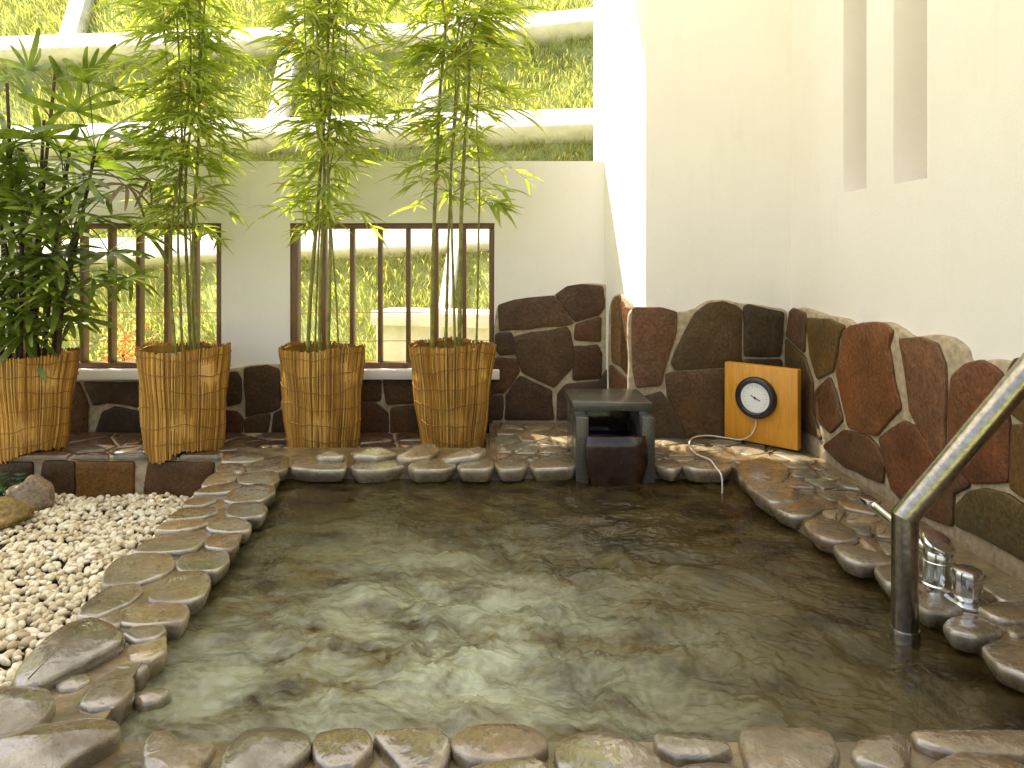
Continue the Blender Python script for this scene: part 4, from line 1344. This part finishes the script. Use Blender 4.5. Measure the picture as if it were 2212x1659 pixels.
def bamboo(culms, label, dens, seed, nmax, spread, yc):
    rnd = random.Random(seed)
    base = px(culms[0][0][0][0], 760, yc)
    root = empty("bamboo_plant", (base.x, yc, 0.44))
    thing(root, label, "bamboo", "tall bamboo plants in the reed wrapped pots")
    leaves = []
    tw = MB()
    for (pixels, r0) in culms:
        yo = rnd.uniform(-0.07, 0.07)
        pts_ = [px(x, y, yc+yo) for x, y in pixels]
        pts_ = smooth_curve(pts_, 8)
        # resample with node rings
        dense = []; rad_ = []
        total = sum((pts_[i+1]-pts_[i]).length for i in range(len(pts_)-1))
        acc = 0; node_gap = rnd.uniform(0.13, 0.19)
        nn = []
        k = 0
        for i in range(len(pts_)-1):
            a, c = pts_[i], pts_[i+1]
            L = (c-a).length
            steps = max(1, int(L/0.02))
            for j in range(steps):
                t = j/steps
                p = a.lerp(c, t)
                s_ = acc + L*t
                rr = r0*1.12*(1-0.45*s_/total)
                ph = (s_ % node_gap)
                if ph < 0.02:
                    rr *= 1.22
                    if not nn or s_-nn[-1][1] > 0.05: nn.append((p.copy(), s_))
                dense.append(p); rad_.append(rr)
            acc += L
        q = MB(); q.tube(dense, rad_, 8); q.build("culm", M_CULM, root)
        for p, s_ in nn:
            dn = dens(p.z)
            if dn <= 0: continue
            nb_ = int(dn) + (1 if rnd.random() < dn-int(dn) else 0)
            for _ in range(nb_):
                az_ = rnd.uniform(0, 2*math.pi)
                L = rnd.uniform(0.07, 0.36)*spread
                out = Vector((math.cos(az_), math.sin(az_)*0.75, 0))
                el = rnd.uniform(0.1, 0.9)
                b0 = p; b1 = p + out*L*0.55 + Vector((0,0,L*el*0.55)); b2 = p + out*L + Vector((0,0,L*el*0.6 - 0.06*L/0.3))
                if b2.y > YW-0.05 and b2.z < 1.75: continue
                br = smooth_curve([b0, b1, b2], 4)
                tw.tube(br, [0.0022, 0.002, 0.0018, 0.0016, 0.0014, 0.0013, 0.0012, 0.0011, 0.001][:len(br)], 4, False)
                for tpos in ((0.45, 0.75, 1.0) if L > 0.18 else (0.7, 1.0)):
                    i0 = min(len(br)-1, int(tpos*(len(br)-1)))
                    bp = br[i0]
                    m_ = rnd.randint(2, 5)
                    for k in range(m_):
                        aa = az_ + (k-(m_-1)/2)*rnd.uniform(0.35, 0.6) + rnd.uniform(-0.2, 0.2)
                        dd = Vector((math.cos(aa), math.sin(aa), rnd.uniform(-0.55, 0.30)))
                        leaves.append((bp, dd, rnd.uniform(-0.8, 0.8), rnd.uniform(0.75, 1.15), rnd.random() < 0.05))
    if tw.v: tw.build("branches", M_CULM, root)
    rnd.shuffle(leaves)
    print('LEAVES', len(leaves))
    leaves = leaves[:nmax]
    # largest in view first: those nearest to the camera become parts
    leaves.sort(key=lambda l: (0 if l[0].z < 2.7 else 1, l[0].y))
    for (bp, dd, roll, sc_, dry) in leaves[:290]:
        me = DRY[0] if dry else rnd.choice(LEAVES)[0]
        o = bpy.data.objects.new("leaf", me)
        COL.objects.link(o)
        o.parent = root
        o.matrix_basis = leaf_mat(bp-WLOC[root.name], dd, roll, sc_)
    V_ = []; F_ = []; nv_ = 0
    for (bp, dd, roll, sc_, dry) in leaves[290:]:
        _, lv, lf = rnd.choice(LEAVES)
        M = np.array(leaf_mat(bp, dd, roll, sc_))
        V_.append(lv @ M[:3, :3].T + M[:3, 3]); F_ += [tuple(i+nv_ for i in qd) for qd in lf]; nv_ += len(lv)
    if V_:
        o = mk("foliage", np.concatenate(V_), F_, M_BLEAF, root, True)
        o["kind"] = "stuff"
    return root

bamboo([
 ([(380,770),(368,620),(372,480),(392,330),(388,150),(378,-30)], 0.0085),
 ([(395,770),(388,620),(385,480),(398,300),(412,150),(405,-40)], 0.007),
 ([(412,765),(405,600),(400,470),(405,330),(430,160),(445,-20)], 0.0095),
 ([(428,765),(420,620),(418,480),(428,330),(430,180),(432,-30)], 0.010),
 ([(420,768),(412,640),(410,500),(380,300),(362,150),(350,-20)], 0.006),
 ], "bushy bamboo in the folded lobed pot in front of the left window", lambda z: 0 if z < 1.2 else (3.0 if z < 1.6 else 7.2), 21, 3200, 1.0, 4.32)
bamboo([
 ([(664,775),(672,620),(684,480),(694,340),(706,180),(712,-40)], 0.0115),
 ([(690,775),(692,620),(697,480),(700,340),(690,180),(680,-40)], 0.010),
 ([(708,775),(712,620),(713,480),(708,340),(716,180),(724,-40)], 0.010),
 ([(680,775),(684,640),(690,500),(702,360),(668,200),(655,-20)], 0.006),
 ([(732,775),(726,640),(716,500),(711,380),(740,220),(752,-20)], 0.005),
 ], "middle bamboo with slim upright stems standing over the window corner", lambda z: 0 if z < 1.2 else (3.0 if z < 1.7 else 6.4), 33, 3000, 1.0, 4.34)
bamboo([
 ([(934,785),(934,620),(938,480),(944,340),(952,180),(962,60),(950,-30)], 0.0120),
 ([(962,785),(966,620),(970,480),(976,340),(984,200),(985,100),(1010,-30)], 0.0085),
 ([(984,790),(980,640),(976,500),(974,380),(985,250),(1000,60),(1030,-30)], 0.0075),
 ([(992,790),(994,620),(996,480),(1002,340),(1012,200),(1018,80),(1060,-20)], 0.0125),
 ([(1028,780),(1032,640),(1034,500),(1036,380),(1030,260),(1042,150),(1060,60)], 0.006),
 ], "airy bamboo with thick bare lower stems in the pot nearest the spout", lambda z: 0 if z < 1.35 else (1.8 if z < 1.72 else (4.6 if z < 2.25 else 9.5)), 47, 3400, 1.1, 4.36)

# ---- fan palm
def leaflet(name, L, W, bend, mat):
    ts = [0, 0.15, 0.4, 0.7, 0.92, 1.0]
    ws = [0.25, 0.7, 1.0, 0.95, 0.62, 0.3]
    v = []
    for t, w_ in zip(ts, ws):
        x = L*t; z = -bend*L*t**2.2
        v += [(x, -W*w_/2, z+0.12*W*w_), (x, 0, z), (x, W*w_/2, z+0.12*W*w_)]
    f = []
    for i in range(5):
        a = i*3
        f += [(a, a+3, a+4, a+1), (a+1, a+4, a+5, a+2)]
    me = bpy.data.meshes.new(name)
    me.from_pydata(v, [], f)
    me.polygons.foreach_set("use_smooth", [True]*len(f))
    me.materials.append(mat)
    return me
LFT = [leaflet("leaflet", 0.30, 0.041, b_, M_PLEAF) for b_ in (0.1, 0.3, 0.5)] + [leaflet("leaflet", 0.24, 0.035, b_, M_PLEAF) for b_ in (0.2, 0.45)]
LFD = [leaflet("leaflet", 0.24, 0.026, b_, M_PDRY) for b_ in (0.5, 0.8)]
YPL = 4.25
pc = px(60, 770, YPL)
PALM = empty("fan_palm", (pc.x, YPL, 0.45))
thing(PALM, "dark bushy fan palm with fingered leaves at the left edge", "palm")
rp = random.Random(5)
canes = []
for (x0, x1, y1) in ((-30,-60,260),(5,-10,330),(20,15,180),(45,50,420),(60,95,260),(75,120,150),(95,150,330),(110,205,330),(125,165,480),(40,10,520),(85,70,560),(118,150,600)):
    yo = rp.uniform(-0.13, 0.13)
    p0 = px(x0, 775, YPL+yo*0.6); p2 = px(x1, y1, YPL+yo)
    p1 = p0.lerp(p2, 0.5) + Vector((rp.uniform(-0.03, 0.03), 0, 0))
    ps = smooth_curve([p0, p1, p2], 6)
    q = MB(); q.tube(ps, [0.013-0.004*i/len(ps) for i in range(len(ps))], 8); q.build("cane", M_CANE, PALM)
    canes.append(ps)
def fan(pos, axis, sizes, nl, parent, dry=False, stalk_from=None):
    """palmate leaf: stalk mesh is the part, each finger a sub-part"""
    q = MB()
    a = stalk_from if stalk_from is not None else pos - axis*0.2
    q.tube(smooth_curve([a, a.lerp(pos, 0.55)+Vector((0,0,0.03)), pos], 4), 0.0035, 5)
    st = q.build("leaf_stalk", M_PDRY if dry else M_STALK, parent)
    ax = axis.normalized()
    sidev = ax.cross(EZ)
    if sidev.length < 1e-3: sidev = Vector((1,0,0))
    sidev.normalize()
    nup = sidev.cross(ax).normalized()
    rl = Quaternion(ax, rp.uniform(-0.5, 0.5))
    sidev = rl @ sidev; nup = rl @ nup
    tot = R(rp.uniform(150, 230))
    for k in range(nl):
        t = (k/(nl-1)-0.5)*tot
        d_ = ax*math.cos(t) + sidev*math.sin(t) + nup*0.22
        me = rp.choice(LFD if dry else LFT)
        o = bpy.data.objects.new("leaflet", me)
        COL.objects.link(o)
        o.parent = st
        x = d_.normalized(); z = (nup - x*nup.dot(x)).normalized(); y = z.cross(x)
        qv = Quaternion(x, rp.uniform(-0.5, 0.5)); y = qv @ y; z = qv @ z
        s_ = sizes*rp.uniform(0.8, 1.1)
        pp = pos - WLOC[st.name]
        o.matrix_basis = Matrix(((x.x*s_, y.x*s_, z.x*s_, pp.x), (x.y*s_, y.y*s_, z.y*s_, pp.y), (x.z*s_, y.z*s_, z.z*s_, pp.z), (0,0,0,1)))
fans = [ # x, y in frame, direction (right, towards viewer, up), size, fingers, dry
 (165,240,(0.3,0.1,1.0),1.0,7,0),(130,330,(0.9,0.3,0.25),1.0,8,0),(225,290,(1.0,0.2,0.15),1.0,7,0),(60,215,(-0.4,0.4,0.8),0.9,7,0),(10,300,(-0.6,0.5,0.5),1.0,8,0),
 (270,400,(0.7,0.3,-0.5),0.85,7,1),(320,390,(0.5,0.2,-0.9),0.7,6,1),(250,345,(1.0,0.1,0.1),0.9,6,0),(215,470,(0.9,0.5,-0.2),0.9,8,0),(120,430,(0.2,0.9,0.1),1.0,8,0),
 (40,400,(-0.5,0.8,0.2),1.1,8,0),(5,470,(-0.6,0.7,-0.1),1.0,8,0),(85,510,(0.1,1.0,-0.3),1.0,8,0),(150,540,(0.6,0.8,-0.3),0.9,7,0),(235,545,(1.0,0.3,-0.3),1.0,8,0),
 (60,600,(0.0,0.9,-0.4),1.0,8,0),(10,590,(-0.5,0.8,-0.3),1.0,8,0),(120,640,(0.5,0.8,-0.4),0.9,7,0),(200,600,(0.9,0.4,-0.5),0.8,7,0),(30,690,(-0.2,0.9,-0.5),0.8,7,0),
 (100,700,(0.4,0.9,-0.5),0.8,7,0),(150,690,(0.8,0.5,-0.6),0.7,6,0),(-30,360,(-0.8,0.5,0.3),1.0,8,0),(90,300,(0.0,0.8,0.5),1.0,8,0),(180,380,(0.5,0.8,0.0),1.0,8,0),
 (20,520,(-0.2,1.0,0.0),1.0,8,0),(170,460,(0.4,0.9,-0.2),0.9,8,0),(70,450,(0.1,1.0,0.2),1.0,7,0),(-20,640,(-0.6,0.8,-0.4),0.9,7,0),(50,350,(-0.2,0.9,0.4),1.0,8,0),
 (110,560,(0.4,0.9,0.0),1.0,8,0),(140,610,(0.2,0.9,-0.1),0.9,7,0),(35,640,(-0.3,0.9,0.0),0.9,7,0),(75,680,(0.0,0.9,0.1),0.8,7,0),(0,420,(-0.3,0.9,0.2),1.0,7,0)]
fans += [(300,500,(0.9,0.4,-0.3),0.9,7,0),(280,600,(0.8,0.3,-0.6),0.8,7,0),(245,420,(0.8,0.5,0.1),1.0,8,0),(205,350,(0.7,0.5,0.3),1.0,8,0),(190,180,(0.5,0.2,0.9),0.95,7,0),(60,150,(-0.2,0.2,1.0),0.9,7,0),(280,310,(1.0,0.1,0.0),0.95,7,0)]
for k in range(62):
    t = rp.random()
    fans.append((rp.uniform(-60, 215-60*t), 300+430*t, (rp.uniform(-0.7, 0.8), rp.uniform(0.2, 1.0), rp.uniform(-0.6, 0.3)), rp.uniform(0.75, 1.0), rp.randint(6, 8), 0))
for (x, y, d_, sz, nl, dry) in fans:
    yo = rp.uniform(-0.22, 0.18)
    pos = px(x, y, YPL+yo)
    cn = min(canes, key=lambda c: min((p-pos).length for p in c))
    st_ = min(cn, key=lambda p: abs((p-pos).length-0.22))
    fan(pos, Vector((d_[0], -d_[1], d_[2])), sz, nl, PALM, bool(dry), st_)

# ---- boulders and fern on the gravel, far left
def boulder(name, c, r, sx, sy, sz, col, label, seed):
    rb_ = np.random.default_rng(seed)
    bv, bf = ico(4)
    d_ = np.zeros(len(bv))
    for i in range(14):
        k = rb_.normal(0, 1.6+0.35*i, 3)
        d_ += np.sin(bv @ k + rb_.uniform(0, 6.28))*0.11/(1+0.35*i)
    bv = bv*(1+d_[:, None])*r*np.array([sx, sy, sz]) + np.array(c)
    o = mk(name, bv, bf.tolist(), M_BOULDER, None, True, c, col)
    return thing(o, label, "boulder")
p1 = px(70, 1080, 3.92); p2 = px(25, 1135, 3.70)
boulder("boulder", (p1.x, 3.92, ZG+0.06), 0.105, 0.95, 0.9, 1.0, (0.24,0.185,0.12), "upright tan boulder on the gravel beside the ledge", 3)
boulder("boulder", (p2.x-0.02, 3.66, ZG+0.045), 0.105, 1.35, 1.0, 0.72, (0.23,0.155,0.05), "low mossy ochre boulder at the left edge of the gravel", 8)
FN = empty("fern_clump", px(10, 1080, 4.0))
thing(FN, "small dark green fern clump at the foot of the ledge", "fern")
fb = px(10, 1090, 4.0)
rf = random.Random(9)
for k in range(26):
    az_ = rf.uniform(0, 6.28); L = rf.uniform(0.10, 0.2)
    out = Vector((math.cos(az_), math.sin(az_)*0.6, 0))
    st = Vector((fb.x+rf.uniform(-0.08, 0.08), 4.0+rf.uniform(-0.04, 0.04), ZG-0.01))
    br = smooth_curve([st, st+out*L*0.4+Vector((0,0,L*0.75)), st+out*L+Vector((0,0,L*0.55))], 5)
    q = MB()
    for i in range(1, len(br)):
        t = i/len(br)
        d_ = (br[i]-br[i-1]).normalized(); sdv = d_.cross(EZ).normalized()
        wl = 0.045*(1-t*0.75)
        for sg in (-1, 1):
            a = br[i]; e_ = a + sdv*sg*wl + d_*0.012 - EZ*0.006
            q.add([a-d_*0.006, a+d_*0.006, e_+d_*0.006, e_], [(0,1,2,3)])
    q.tube(br, 0.0015, 4, False)
    q.build("frond", M_FERN, FN, True)

# ---- red flowering shrub beyond the left window
fp = px(266, 752, 6.1)
SH = empty("flowering_shrub", (fp.x, 6.1, -0.25))
thing(SH, "small red flowering shrub seen through the bars of the left window", "shrub")
rs = random.Random(4)
ql, qf = MB(), MB()
for k in range(260):
    p = Vector((fp.x, 6.1, 0.28)) + Vector((rs.gauss(0, 0.11), rs.gauss(0, 0.09), rs.gauss(0, 0.13)))
    d_ = Vector((rs.gauss(0,1), rs.gauss(0,1), rs.gauss(0.4,1))).normalized(); e_ = d_.orthogonal().normalized()
    s_ = 0.022
    tgt = qf if k % 2 else ql
    tgt.add([p-d_*s_, p+e_*s_*0.6, p+d_*s_, p-e_*s_*0.6], [(0,1,2,3)])
ql.build("leaves", M_GRASS, SH, False)["kind"] = "stuff"; qf.build("flowers", M_FLOWER, SH, False)["kind"] = "stuff"
q = MB(); q.tube([(fp.x,6.1,-0.27),(fp.x+0.01,6.1,0.0),(fp.x,6.1,0.25)], 0.012, 6); q.build("stem", M_CANE, SH)
